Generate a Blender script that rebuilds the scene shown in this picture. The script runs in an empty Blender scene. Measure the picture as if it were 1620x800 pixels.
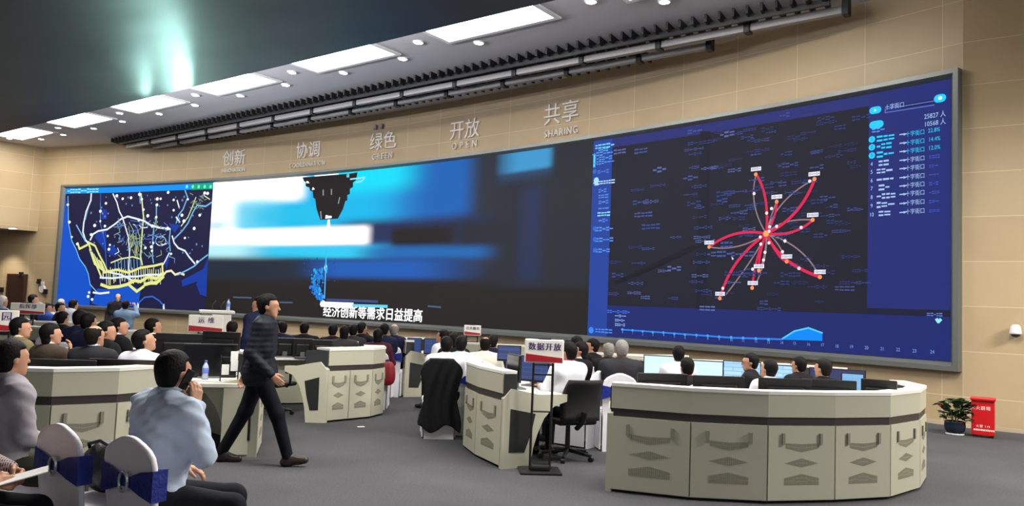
import bpy, bmesh, math, random
import numpy as np
from mathutils import Vector, Matrix, Euler

SC = bpy.context.scene
COL = SC.collection
random.seed(7)
PI = math.pi

# ------------------------------------------------------------------ camera
CAM_F, CAM_PITCH, CAM_ROLL, CAM_H = 1225.263, .0694644, .040279, 1.65   # focal length in pixels of the 1620 wide frame
_cp, _sp, _cr, _sr = math.cos(CAM_PITCH), math.sin(CAM_PITCH), math.cos(CAM_ROLL), math.sin(CAM_ROLL)
C_FW = np.array([0, _cp, _sp]); _up = np.array([0, -_sp, _cp]); _ri = np.array([1., 0, 0])
C_RI = _cr * _ri + _sr * _up; C_UP = -_sr * _ri + _cr * _up; C_O = np.array([0, 0, CAM_H])
cam = bpy.data.objects.new('camera', bpy.data.cameras.new('camera')); COL.objects.link(cam)
cam.data.sensor_fit = 'HORIZONTAL'; cam.data.sensor_width = 36; cam.data.lens = CAM_F / 1620 * 36
cam.data.clip_start = .05; cam.data.clip_end = 300
cam.matrix_world = Matrix(((C_RI[0], C_UP[0], -C_FW[0], 0), (C_RI[1], C_UP[1], -C_FW[1], 0), (C_RI[2], C_UP[2], -C_FW[2], CAM_H), (0, 0, 0, 1)))
SC.camera = cam

# ------------------------------------------------------------------ colour management, world, added fill lights
SC.view_settings.view_transform = 'Standard'; SC.view_settings.look = 'None'
SC.view_settings.gamma = 1; SC.view_settings.use_curve_mapping = False
SC.view_settings.exposure = 0.0
PANEL_POWER, DOWN_POWER, WORLD = 22.0, 40.0, .28
SC.cycles.max_bounces = 6; SC.cycles.diffuse_bounces = 3; SC.cycles.glossy_bounces = 3
SC.cycles.sample_clamp_indirect = 4.0; SC.cycles.caustics_reflective = False; SC.cycles.caustics_refractive = False
w = bpy.data.worlds.new('world'); SC.world = w; w.use_nodes = True
w.node_tree.nodes['Background'].inputs[0].default_value = (.95, .97, 1, 1)
w.node_tree.nodes['Background'].inputs[1].default_value = WORLD

def lamp(name, loc, size, power, color=(1, .96, .9), rot=(0, 0, 0)):
    l = bpy.data.lights.new(name, 'AREA'); l.shape = 'RECTANGLE'; l.size, l.size_y = size; l.energy = power; l.color = color
    o = bpy.data.objects.new(name, l); COL.objects.link(o); o.location = loc; o.rotation_euler = rot
    return o
# unseen fill lights added overhead and behind the camera, to brighten the hall
lamp('hall_fill_light', (3.5, .5, 3.5), (3, 1.2), 120)
lamp('hall_fill_light', (11.5, 5.0, 6.2), (3, 1.2), 1700)
lamp('hall_fill_light', (0, -3.5, 3.1), (3, 1.2), 44)
lamp('hall_fill_light', (-3.2, 7.2, 4.75), (2.4, 1.2), 290)
lamp('hall_fill_light', (1.2, 7.2, 4.85), (2.4, 1.2), 290)
lamp('hall_fill_light', (5.2, 8.2, 5.3), (2.4, 1.2), 330)
# unseen uplights added above the lowered ceiling, to brighten the pale ceiling
for x_, y_, z_ in ((-11.3, 18.2, 6.15), (-5.6, 14.0, 6.6), (.3, 9.6, 7.05)):
    lamp('ceiling_fill_light', (x_, y_, z_), (6.0, .4), 2300, (.88, .90, 1), (PI + .35 * 0, 0, math.atan2(-.59, .806)))

# ------------------------------------------------------------------ helpers
def lin(c):
    def f(v):
        v /= 255.
        return v / 12.92 if v <= .04045 else ((v + .055) / 1.055) ** 2.4
    return tuple(f(v) for v in c)

def ray(x, y): return C_FW + (x - 810) / CAM_F * C_RI - (y - 400) / CAM_F * C_UP
def pz(x, y, z=0.):
    d = ray(x, y); return Vector(C_O + d * (z - CAM_H) / d[2])
def py(x, y, Y):
    d = ray(x, y); return Vector(C_O + d * Y / d[1])
# the curved video wall: an arc of a big circle
WX, WY, WR = -39.739, -24.085, 59.799
def hit(x, y):
    d = ray(x, y); a = d[0] ** 2 + d[1] ** 2; b = -2 * (d[0] * WX + d[1] * WY); c = WX * WX + WY * WY - WR * WR
    P = C_O + d * ((-b + math.sqrt(b * b - 4 * a * c)) / (2 * a))
    return math.degrees(math.atan2(P[1] - WY, P[0] - WX)), P[2]      # angle along the arc, height
def arc(th, z, inset=0.):
    t = math.radians(th); return (WX + (WR - inset) * math.cos(t), WY + (WR - inset) * math.sin(t), z)

MATS = {}
def mat(name, rgb, rough=.6, metal=0., spec=.5, noise=None, bump=None, emit=0., coat=0.):
    """rgb 0-255 sRGB; noise=(scale, amount): colour mottling; bump=(scale, strength)"""
    if name in MATS: return MATS[name]
    m = bpy.data.materials.new(name); m.use_nodes = True; nt = m.node_tree; b = nt.nodes['Principled BSDF']
    c = lin(rgb) + (1,)
    b.inputs['Base Color'].default_value = c; b.inputs['Roughness'].default_value = rough; b.inputs['Metallic'].default_value = metal
    b.inputs['Specular IOR Level'].default_value = spec
    if coat: b.inputs['Coat Weight'].default_value = coat
    if emit: b.inputs['Emission Color'].default_value = c; b.inputs['Emission Strength'].default_value = emit
    if noise or bump:
        tc = nt.nodes.new('ShaderNodeTexCoord')
    if noise:
        n = nt.nodes.new('ShaderNodeTexNoise'); n.inputs['Scale'].default_value = noise[0]; n.inputs['Detail'].default_value = 4
        nt.links.new(tc.outputs['Object'], n.inputs['Vector'])
        r = nt.nodes.new('ShaderNodeMixRGB'); nt.links.new(n.outputs[0], r.inputs[0])
        r.inputs[1].default_value = tuple(v * (1 - noise[1]) for v in c[:3]) + (1,); r.inputs[2].default_value = tuple(min(1, v * (1 + noise[1])) for v in c[:3]) + (1,)
        nt.links.new(r.outputs[0], b.inputs['Base Color'])
    if bump:
        n = nt.nodes.new('ShaderNodeTexNoise'); n.inputs['Scale'].default_value = bump[0]; n.inputs['Detail'].default_value = 3
        nt.links.new(tc.outputs['Object'], n.inputs['Vector'])
        bp = nt.nodes.new('ShaderNodeBump'); bp.inputs['Strength'].default_value = bump[1]; bp.inputs['Distance'].default_value = .02
        nt.links.new(n.outputs[0], bp.inputs['Height']); nt.links.new(bp.outputs[0], b.inputs['Normal'])
    MATS[name] = m
    return m

def tag(o, label=None, cat=None, group=None, kind=None):
    if label: o['label'] = label
    if cat: o['category'] = cat
    if group: o['group'] = group
    if kind: o['kind'] = kind
    return o
def empty(name, loc=(0, 0, 0), rz=0., label=None, cat=None, group=None):
    o = bpy.data.objects.new(name, None); COL.objects.link(o); o.location = loc; o.rotation_euler = (0, 0, rz)
    o.empty_display_size = .1
    return tag(o, label, cat, group)
def link(name, me, mats=None, parent=None, loc=None):
    if mats is not None:
        for m in (mats if isinstance(mats, (list, tuple)) else [mats]): me.materials.append(m)
    o = bpy.data.objects.new(name, me); COL.objects.link(o)
    if parent: o.parent = parent
    if loc is not None: o.location = loc
    return o
def copy_tree(o, parent=None):
    c = o.copy(); COL.objects.link(c)
    if parent: c.parent = parent
    for ch in o.children: copy_tree(ch, c)
    return c

class MB:
    """mesh builder: boxes, prisms, tubes, lathes collected into ONE mesh"""
    def __init__(s): s.v = []; s.f = []; s.m = []; s.c = []; s.sm = []
    def add(s, v, f, m=0, col=None, smooth=False):
        n = len(s.v); s.v += [tuple(p) for p in v]
        for q in f:
            s.f.append([i + n for i in q]); s.m.append(m); s.c.append(col); s.sm.append(smooth)
        return s
    def box(s, c, d, m=0, rz=0., M=None, bevel=0.):
        x, y, z = (k / 2 for k in d)
        if bevel > 0:
            bm = bmesh.new(); bmesh.ops.create_cube(bm, size=1)
            for v in bm.verts: v.co = Vector((v.co.x * d[0], v.co.y * d[1], v.co.z * d[2]))
            bmesh.ops.bevel(bm, geom=list(bm.edges), offset=min(bevel, min(d) * .45), segments=2, affect='EDGES', profile=.5)
            bm.verts.ensure_lookup_table(); pts = [v.co.copy() for v in bm.verts]; fs = [[v.index for v in f.verts] for f in bm.faces]; bm.free()
        else:
            pts = [Vector((a * x, b * y, e * z)) for e in (-1, 1) for b in (-1, 1) for a in (-1, 1)]
            fs = [(0, 2, 3, 1), (4, 5, 7, 6), (0, 1, 5, 4), (2, 6, 7, 3), (0, 4, 6, 2), (1, 3, 7, 5)]
        T = Matrix.Translation(c) @ Matrix.Rotation(rz, 4, 'Z')
        if M is not None: T = M @ T
        return s.add([T @ p for p in pts], fs, m)
    def prism(s, poly, a, b, m=0, f=None):
        """poly of (u,v); f(u,v,w) -> point; extruded from w=a to w=b"""
        f = f or (lambda u, v, w: (u, v, w)); n = len(poly)
        pts = [f(u, v, a) for u, v in poly] + [f(u, v, b) for u, v in poly]
        fs = [tuple(range(n))[::-1], tuple(range(n, 2 * n))] + [(i, (i + 1) % n, n + (i + 1) % n, n + i) for i in range(n)]
        return s.add(pts, fs, m)
    def tube(s, pts, r, m=0, n=10, caps=True):
        pts = [Vector(p) for p in pts]; rs = r if isinstance(r, (list, tuple)) else [r] * len(pts)
        V = []; F = []; prev = None
        for i, p in enumerate(pts):
            t = (pts[min(i + 1, len(pts) - 1)] - pts[max(i - 1, 0)]).normalized()
            if prev is None:
                a = t.cross(Vector((0, 0, 1)) if abs(t.z) < .9 else Vector((1, 0, 0))).normalized()
            else: a = (prev - t * prev.dot(t)).normalized()
            prev = a; b = t.cross(a)
            V += [p + (a * math.cos(2 * PI * k / n) + b * math.sin(2 * PI * k / n)) * rs[i] for k in range(n)]
        for i in range(len(pts) - 1):
            F += [(i * n + k, i * n + (k + 1) % n, (i + 1) * n + (k + 1) % n, (i + 1) * n + k) for k in range(n)]
        s.add(V, F, m, smooth=True)
        if caps: s.add(V[:n], [tuple(range(n))[::-1]], m); s.add(V[-n:], [tuple(range(n))], m)
        return s
    def lathe(s, prof, m=0, n=20, c=(0, 0, 0)):
        V = [(c[0] + r * math.cos(2 * PI * k / n), c[1] + r * math.sin(2 * PI * k / n), c[2] + z) for r, z in prof for k in range(n)]
        F = [(i * n + k, i * n + (k + 1) % n, (i + 1) * n + (k + 1) % n, (i + 1) * n + k) for i in range(len(prof) - 1) for k in range(n)]
        return s.add(V, F, m, smooth=True)
    def xf(s, M, start=0):
        for i in range(start, len(s.v)): s.v[i] = tuple(M @ Vector(s.v[i]))
        return s
    def mesh(s, name):
        me = bpy.data.meshes.new(name); me.from_pydata(s.v, [], s.f); me.polygons.foreach_set('material_index', s.m)
        me.polygons.foreach_set('use_smooth', s.sm)
        if any(c is not None for c in s.c):
            a = me.color_attributes.new('Col', 'FLOAT_COLOR', 'CORNER'); buf = np.ones((len(me.loops), 4), np.float32); k = 0
            for f, c in zip(s.f, s.c):
                if c is not None:
                    c = np.asarray(c, np.float32)
                    buf[k:k + len(f), :3] = c
                k += len(f)
            a.data.foreach_set('color', buf.ravel())
        me.update(); return me
    def build(s, name, mats=None, parent=None, loc=None): return link(name, s.mesh(name), mats, parent, loc)

_fontcache = {}
def text_polys(txt, size=1., space=1., bold=0., align='CENTER', extrude=0.):
    """verts (x,y,z) and faces of filled lettering"""
    cu = bpy.data.curves.new('lettering', 'FONT'); cu.body = txt; cu.size = size; cu.align_x = align; cu.align_y = 'CENTER'
    cu.space_character = space; cu.offset = bold; cu.extrude = extrude; cu.resolution_u = 3; cu.fill_mode = 'BOTH' if extrude else 'FRONT'
    o = bpy.data.objects.new('lettering', cu); COL.objects.link(o)
    dg = bpy.context.evaluated_depsgraph_get(); dg.update()
    me = bpy.data.meshes.new_from_object(o.evaluated_get(dg))
    v = [tuple(p.co) for p in me.vertices]; f = [list(p.vertices) for p in me.polygons]
    bpy.data.meshes.remove(me); bpy.data.objects.remove(o); bpy.data.curves.remove(cu)
    return v, f
# ================================================================== the setting
TILE = .7349
def wall_material():
    m = bpy.data.materials.new('beige_stone_tile'); m.use_nodes = True; nt = m.node_tree; b = nt.nodes['Principled BSDF']
    uv = nt.nodes.new('ShaderNodeUVMap'); br = nt.nodes.new('ShaderNodeTexBrick'); br.offset = 0; br.squash = 1
    br.inputs['Scale'].default_value = 1; br.inputs['Brick Width'].default_value = 1.35; br.inputs['Row Height'].default_value = TILE
    br.inputs['Mortar Size'].default_value = .008; br.inputs['Mortar Smooth'].default_value = .3; br.inputs['Bias'].default_value = 0
    br.inputs['Color1'].default_value = lin((196, 174, 138)) + (1,); br.inputs['Color2'].default_value = lin((190, 167, 131)) + (1,)
    br.inputs['Mortar'].default_value = lin((220, 200, 166)) + (1,)
    nt.links.new(uv.outputs[0], br.inputs['Vector'])
    n = nt.nodes.new('ShaderNodeTexNoise'); n.inputs['Scale'].default_value = 1.3; n.inputs['Detail'].default_value = 5
    nt.links.new(uv.outputs[0], n.inputs['Vector'])
    mx = nt.nodes.new('ShaderNodeMixRGB'); mx.blend_type = 'MULTIPLY'; mx.inputs[0].default_value = .16
    nt.links.new(br.outputs['Color'], mx.inputs[1]); nt.links.new(n.outputs[0], mx.inputs[2]); nt.links.new(mx.outputs[0], b.inputs['Base Color'])
    b.inputs['Roughness'].default_value = .42; b.inputs['Specular IOR Level'].default_value = .35
    return m
WALL = wall_material()
def strip(name, pts, z0, z1, s0=0., flip=False, m=None, thick=0.):
    """vertical wall along plan points, UV in metres"""
    v = []; f = []; uv = []; s = s0
    for i, p in enumerate(pts):
        if i: s += math.hypot(p[0] - pts[i - 1][0], p[1] - pts[i - 1][1])
        v += [(p[0], p[1], z0), (p[0], p[1], z1)]; uv += [(s, z0), (s, z1)]
    for i in range(len(pts) - 1): f.append((2 * i, 2 * i + 2, 2 * i + 3, 2 * i + 1))
    me = bpy.data.meshes.new(name); me.from_pydata(v, [], f); l = me.uv_layers.new(name='UVMap')
    for p in me.polygons:
        for k in p.loop_indices: l.data[k].uv = (uv[me.loops[k].vertex_index][0], uv[me.loops[k].vertex_index][1] - .49 + TILE)
    o = link(name, me, m or WALL); o['kind'] = 'structure'
    return o
CEIL = 7.55
TH_L, TH_R = 70.6, 37.956
arcpts = [arc(TH_L + (TH_R - TH_L) * k / 60., 0)[:2] for k in range(61)]
strip('wall_front', arcpts, 0, 7.8)
cR = arcpts[-1]; dR = (.8281, -.5606)
strip('wall_right', [cR, (cR[0] + dR[0] * 16, cR[1] + dR[1] * 16)], 0, 7.8)
cL = arcpts[0]; dL = (-.688, -.726)
strip('wall_left', [(cL[0] + dL[0] * 26, cL[1] + dL[1] * 26), cL], 4.0, 7.8)
# the recess below the left wall: the front wall runs on, then a parallel wall further back
rec = [arc(TH_L + 2.6 * k / 6., 0)[:2] for k in range(7)]
strip('wall_recess', [(rec[-1][0] + dL[0] * 26, rec[-1][1] + dL[1] * 26), rec[-1]] + rec[-2::-1], 0, 4.0)
so = MB(); a0 = Vector((cL[0], cL[1], 4.0)); a1 = Vector((rec[-1][0], rec[-1][1], 4.0)); e = Vector((dL[0] * 26, dL[1] * 26, 0))
so.add([a0, a1 + Vector((-.2, .3, 0)), a1 + e, a0 + e], [(0, 3, 2, 1)])
so.build('ceiling_recess', mat('recess_soffit', (150, 128, 98), .8))['kind'] = 'structure'

def floor_material():
    m = bpy.data.materials.new('grey_carpet'); m.use_nodes = True; nt = m.node_tree; b = nt.nodes['Principled BSDF']
    tc = nt.nodes.new('ShaderNodeTexCoord')
    n = nt.nodes.new('ShaderNodeTexNoise'); n.inputs['Scale'].default_value = 60; n.inputs['Detail'].default_value = 6; n.inputs['Roughness'].default_value = .8
    n2 = nt.nodes.new('ShaderNodeTexNoise'); n2.inputs['Scale'].default_value = .9; n2.inputs['Detail'].default_value = 4
    nt.links.new(tc.outputs['Object'], n.inputs['Vector']); nt.links.new(tc.outputs['Object'], n2.inputs['Vector'])
    r = nt.nodes.new('ShaderNodeValToRGB'); r.color_ramp.elements[0].position = .3; r.color_ramp.elements[1].position = .7
    r.color_ramp.elements[0].color = lin((62, 62, 65)) + (1,); r.color_ramp.elements[1].color = lin((104, 104, 109)) + (1,)
    nt.links.new(n.outputs[0], r.inputs[0])
    mx = nt.nodes.new('ShaderNodeMixRGB'); mx.blend_type = 'MULTIPLY'; mx.inputs[0].default_value = .5
    nt.links.new(r.outputs[0], mx.inputs[1]); nt.links.new(n2.outputs[0], mx.inputs[2]); nt.links.new(mx.outputs[0], b.inputs['Base Color'])
    bp = nt.nodes.new('ShaderNodeBump'); bp.inputs['Strength'].default_value = .25; bp.inputs['Distance'].default_value = .01
    nt.links.new(n.outputs[0], bp.inputs['Height']); nt.links.new(bp.outputs[0], b.inputs['Normal'])
    b.inputs['Roughness'].default_value = .9; b.inputs['Specular IOR Level'].default_value = .2
    return m
fl = MB(); fl.add([(-48, -9, 0), (24, -9, 0), (24, 42, 0), (-48, 42, 0)], [(0, 1, 2, 3)])
fl.build('floor', floor_material())['kind'] = 'structure'
# pale ceiling in front of the video wall
ce = MB(); ce.add([(-48, -9, CEIL), (24, -9, CEIL), (24, 42, CEIL), (-48, 42, CEIL)], [(0, 3, 2, 1)])
ce.build('ceiling', mat('ceiling_paint', (200, 196, 196), .75))['kind'] = 'structure'
# dark glossy lowered ceiling over the audience, its edge parallel to the lamp row
eA, eB = pz(0, 211, 5.2), pz(880, 0, 6.5)
ed = (eB - eA).normalized(); en = Vector((ed.y, -ed.x, 0)).normalized()          # towards the audience
if en.y > 0: en = -en
TILT_ACROSS = -.16
def dk(a, b, up=0.): return eA + ed * a + en * b + Vector((0, 0, TILT_ACROSS * b + up))
dark = mat('dark_ceiling', (58, 61, 59), .5, spec=.4, coat=.25)
_nt = dark.node_tree; _b = _nt.nodes['Principled BSDF']; _tc = _nt.nodes.new('ShaderNodeTexCoord'); _n = _nt.nodes.new('ShaderNodeTexNoise')
_n.inputs['Scale'].default_value = .55; _n.inputs['Detail'].default_value = 1; _bp = _nt.nodes.new('ShaderNodeBump'); _bp.inputs['Strength'].default_value = .25; _bp.inputs['Distance'].default_value = .2
_nt.links.new(_tc.outputs['Object'], _n.inputs['Vector']); _nt.links.new(_n.outputs[0], _bp.inputs['Height']); _nt.links.new(_bp.outputs[0], _b.inputs['Normal'])
_b.inputs['Coat Roughness'].default_value = .34
dc = MB(); q = [dk(-30, 0), dk(28, 0), dk(28, 17), dk(-30, 17)]; qu = [p + Vector((0, 0, .4)) for p in q]
dc.add(q + qu, [(0, 1, 2, 3), (4, 7, 6, 5), (0, 4, 5, 1), (1, 5, 6, 2), (2, 6, 7, 3), (3, 7, 4, 0)])
dc.build('ceiling_lowered', dark)['kind'] = 'structure'
# unseen teal spots added to put a streak and glow on the lowered ceiling
_pn = (dk(10, 0) - dk(0, 0)).cross(dk(0, 10) - dk(0, 0)).normalized()
if _pn.z > 0: _pn = -_pn
def on_dark(x, y):
    d = Vector(ray(x, y)); return Vector(C_O) + d * ((eA - Vector(C_O)).dot(_pn) / d.dot(_pn))
for (a_, b_), en_, ang, back, low in ((((287, 158), (190, 20)), 560, 15, 2.0, .5), (((232, 165), (185, 20)), 110, 9, 2.0, .42), (((222, 158), (150, 112)), 80, 10, 1.6, .5), (((250, 165), (150, 40)), 420, 95, 3.5, 3.0)):
    pa, pb = on_dark(*a_), on_dark(*b_); d_ = (pb - pa).normalized(); l_ = bpy.data.lights.new('teal_streak_spot', 'SPOT'); l_.energy = en_; l_.spot_size = math.radians(ang); l_.spot_blend = 1.; l_.color = (.55, 1, .90); l_.shadow_soft_size = .05
    o = bpy.data.objects.new('teal_streak_spot', l_); COL.objects.link(o); pos = pa - d_ * back + _pn * low; o.location = pos; tgt = pa + (pb - pa) * .55
    o.rotation_euler = (tgt - pos).to_track_quat('-Z', 'Y').to_euler()
# pale skirting line at the foot of the front and right walls
sk = MB()
for (p, q) in list(zip(arcpts[:-1], arcpts[1:])) + [(cR, (cR[0] + dR[0] * 16, cR[1] + dR[1] * 16))]:
    d = Vector((q[0] - p[0], q[1] - p[1], 0)).normalized(); n = Vector((d.y, -d.x, 0)) * .015
    P = Vector((p[0], p[1], 0)) + n; Q = Vector((q[0], q[1], 0)) + n
    sk.add([P, Q, Q + Vector((0, 0, .06)), P + Vector((0, 0, .06)), P - n, Q - n, Q - n + Vector((0, 0, .06)), P - n + Vector((0, 0, .06))], [(0, 1, 2, 3), (3, 2, 6, 7)])
sk.build('baseboard_front', mat('skirting', (190, 175, 150), .5))['kind'] = 'structure'

# door in the recess
tA, tB = 71.86, 71.0
def on_arc(poly, i0, i1, m=0, mb=None):
    mb.prism(poly, i0, i1, m, lambda u, v, w_: arc(u, v, w_)); return mb
dr = MB(); on_arc([(tA, 0.02), (tB, .02), (tB, 2.11), (tA, 2.11)], .02, .07, 0, dr)
do = dr.build('door_1', mat('dark_door', (46, 26, 22), .35)); do['kind'] = 'structure'
df = MB()
for poly in ([(tA + .09, 0), (tA, 0), (tA, 2.11), (tA + .09, 2.11)], [(tB, 0), (tB - .09, 0), (tB - .09, 2.11), (tB, 2.11)], [(tA + .09, 2.11), (tB - .09, 2.11), (tB - .09, 2.2), (tA + .09, 2.2)]): on_arc(poly, 0, .08, 0, df)
df.build('door_frame', mat('dark_door_frame', (62, 40, 30), .4), do)
dh = MB(); a = arc(tB + .12, 1.0, .07); b = arc(tB + .12, 1.0, .12); c = arc(tB + .26, 1.0, .12)
dh.tube([a, b, c], .012); dh.build('door_handle', mat('steel', (170, 170, 172), .3, 1.), do)

# lamps in the pale ceiling
PL = mat('lit_panel', (255, 250, 240), .5, emit=PANEL_POWER)
WH = mat('white_lamp_frame', (235, 232, 228), .5)
LD = Vector((.8003, -.5996, 0)); LN = Vector((.5996, .8003, 0))          # along the lamp row, towards the video wall
step = Vector((3.63, -2.725, 0)); bl0 = Vector((-19.74, 30.64, 0))       # near-wall corner of the first panel
lampnames = ['leftmost, beside the left wall', 'second from the left wall', 'third from the left wall', 'fourth from the left wall', 'fifth, large and near the middle', 'sixth, largest one fully in the picture', 'last one, cut by the top edge of the photo']
for i in range(7):
    c = bl0 + step * i + LD * 1.41 - LN * .62
    t = empty('ceiling_panel_light', (c.x, c.y, CEIL), math.atan2(LD.y, LD.x), 'bright rectangular ceiling light panel, ' + lampnames[i], 'ceiling light', 'rectangular light panels along the lowered ceiling edge')
    d = MB(); d.box((0, 0, -.012), (2.8, 1.2, .02)); d.build('diffuser', PL, t)
    fr = MB()
    for (cx_, cy_, dx, dy) in ((0, .66, 3.04, .12), (0, -.66, 3.04, .12), (1.46, 0, .12, 1.2), (-1.46, 0, .12, 1.2)): fr.box((cx_, cy_, -.02), (dx, dy, .04), bevel=.008)
    fr.build('frame', WH, t)
DL = mat('lit_downlight', (255, 250, 240), .5, emit=DOWN_POWER)
offs = [Vector((-.72, .17, 0)), Vector((-1.24, 1.40, 0)), Vector((.66, .03, 0))]
known = [((-20.17, 30.49), 'by the left wall corner, nearest the left wall'), ((-18.83, 30.36), 'on the wall side of the leftmost light panel')]
for i in range(1, 7):
    bl = bl0 + step * i
    pn = ['', 'second', 'third', 'fourth', 'fifth', 'sixth', 'last'][i]; pv = ['leftmost', 'leftmost', 'second', 'third', 'fourth', 'fifth', 'sixth'][i]
    for k, (o, w_) in enumerate(zip(offs, ('between the %s and %s light panels' % (pv, pn), 'near the ceiling slats before the %s light panel' % pn, 'beside the wall-side edge of the %s light panel' % pn))):
        if i == 6 and k == 1: o = Vector((-.95, .30, 0)) ; continue
        p = bl + o; known.append(((p.x, p.y), w_))
for (x, y), w_ in known:
    t = empty('downlight', (x, y, CEIL), 0, 'small round lit downlight ' + w_, 'downlight', 'round downlights in the pale ceiling')
    d = MB(); d.lathe([(0, -.03), (.085, -.03), (.095, -.02)], 0, 20); d.build('lens', DL, t)
    d = MB(); d.lathe([(.095, -.015), (.10, -.03), (.125, -.025), (.13, 0)], 0, 20); d.build('ring', WH, t)
p = pz(20, 361, 3.98)
t = empty('downlight', (p.x, p.y, 3.99), 0, 'small round lit downlight in the low soffit at the far left edge', 'downlight')
d = MB(); d.lathe([(0, -.03), (.13, -.03), (.14, -.01)], 0, 20); d.build('lens', DL, t)
d = MB(); d.lathe([(.14, -.005), (.145, -.02), (.17, -.015), (.175, 0)], 0, 20); d.build('ring', WH, t)
l = bpy.data.lights.new('recess_spot', 'SPOT'); l.energy = 260; l.spot_size = 1.6; l.spot_blend = .6; l.shadow_soft_size = .1; l.color = (1, .93, .8)
o = bpy.data.objects.new('recess_spot', l); COL.objects.link(o); o.location = (-21.3, 31.9, 3.85)

# slatted service bridge hung under the ceiling along the wall (dark transverse slats, two grey rails)
T0 = Vector((-15.6, 29.75, 0)); T1 = Vector((5.75, 13.35, 0)); TD = (T1 - T0).normalized(); TN = Vector((-TD.y, TD.x, 0)); TLEN = (T1 - T0).length
tr = empty('ceiling_slat_truss', T0 + Vector((0, 0, 7.3)), 0, 'long dark slatted truss with two grey rails hung below the ceiling along the curved wall', 'ceiling truss')
def tin(a, b, z): return T0 + TD * a + TN * b + Vector((0, 0, z)) - tr.location
TS = mat('truss_slat_black', (30, 26, 26), .6); TR = mat('truss_rail_grey', (160, 157, 155), .5); TB = mat('truss_black', (22, 22, 24), .5)
ns = int(TLEN / .275)
def depth_to_wall(p):
    return WR - math.hypot(p.x - WX, p.y - WY)
yaw = math.atan2(TD.y, TD.x)
nslat = 0
for k in range(ns):
    a = k * .275 + .1; p = T0 + TD * a
    wmax = min(1.55, depth_to_wall(p) * .97 - .12)
    if TLEN - a < 4.4: wmax = min(wmax, .62)
    if wmax < .25: continue
    s = MB(); c = tin(a, wmax / 2 - .1, 7.43)
    s.box((0, 0, 0), (.05, wmax + .2, .16), M=Matrix.Translation(c) @ Matrix.Rotation(yaw + .12, 4, 'Z'))
    s.build('slat', TS if k % 3 else TS, tr); nslat += 1
for b, z, r, a1 in ((.34, 7.26, .075, TLEN - .1), (.80, 7.22, .065, TLEN - 2.9)):
    a = .3 if b < .5 else 1.5
    while a < a1 - .2:
        L = min(1.9, a1 - a)
        if depth_to_wall(T0 + TD * a) > b + .2:
            s = MB(); s.box((0, 0, 0), (L - .12, .13, r * 2), M=Matrix.Translation(tin(a + L / 2, b, z)) @ Matrix.Rotation(yaw, 4, 'Z'), bevel=.012); s.build('rail', TR, tr)
            s = MB(); s.box((0, 0, .06), (.12, .2, .34), M=Matrix.Translation(tin(a + L, b, z)) @ Matrix.Rotation(yaw, 4, 'Z'), bevel=.01); s.build('bracket', TB, tr)
        a += 1.9
s = MB(); s.box((0, 0, 0), (TLEN - .6, .06, .12), M=Matrix.Translation(tin(TLEN / 2, .02, 7.34)) @ Matrix.Rotation(yaw, 4, 'Z')); s.build('edge_beam', TB, tr)
# ================================================================== the video wall
def screen_material(name, strength):
    m = bpy.data.materials.new(name); m.use_nodes = True; nt = m.node_tree; b = nt.nodes['Principled BSDF']
    a = nt.nodes.new('ShaderNodeVertexColor'); a.layer_name = 'Col'
    b.inputs['Base Color'].default_value = (.006, .006, .006, 1); b.inputs['Roughness'].default_value = .6; b.inputs['Specular IOR Level'].default_value = .06
    nt.links.new(a.outputs[0], b.inputs['Emission Color']); b.inputs['Emission Strength'].default_value = strength
    return m
LED = screen_material('led_display', 1.0)
vw = empty('video_wall', arc(53.6, 0, .3), 0, 'huge curved video wall with three connected pictures in a grey frame', 'video wall')
VO = Vector(vw.location)
DT, DB = 5.777, 1.045
S0, S1, S2, S3 = 69.16, 61.36, 45.815, 38.11
OT0, OT1, OZ0, OZ1 = 69.36, 37.97, .895, 5.92
def A(th, z, i=0.): return Vector(arc(th, z, i)) - VO
# frame: swept border, bevelled towards the picture
FRM = mat('frame_grey_metal', (112, 116, 112), .38, .35)
def sweep(th_list_outer, inner, name):
    mb = MB(); prof = name
for part, segs in (('frame_top', 1), ('frame_bottom', 1), ('frame_left', 0), ('frame_right', 0)):
    mb = MB(); N = 60 if segs else 1
    rows = []
    for k in range(N + 1):
        f = k / N
        if part == 'frame_top': o, i = (OT0 + (OT1 - OT0) * f, OZ1), (S0 + (S3 - S0) * f, DT)
        elif part == 'frame_bottom': o, i = (OT0 + (OT1 - OT0) * f, OZ0), (S0 + (S3 - S0) * f, DB)
        elif part == 'frame_left': o, i = (OT0, OZ0 + (OZ1 - OZ0) * f), (S0, DB + (DT - DB) * f)
        else: o, i = (OT1, OZ0 + (OZ1 - OZ0) * f), (S3, DB + (DT - DB) * f)
        mid = (o[0] * .45 + i[0] * .55, o[1] * .45 + i[1] * .55)
        rows.append([A(o[0], o[1], 0), A(o[0], o[1], .15), A(mid[0], mid[1], .15), A(i[0], i[1], .05)])
    for k in range(N):
        for j in range(3): mb.add([rows[k][j], rows[k + 1][j], rows[k + 1][j + 1], rows[k][j + 1]], [(0, 1, 2, 3)])
    mb.build(part, FRM, vw)

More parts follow.
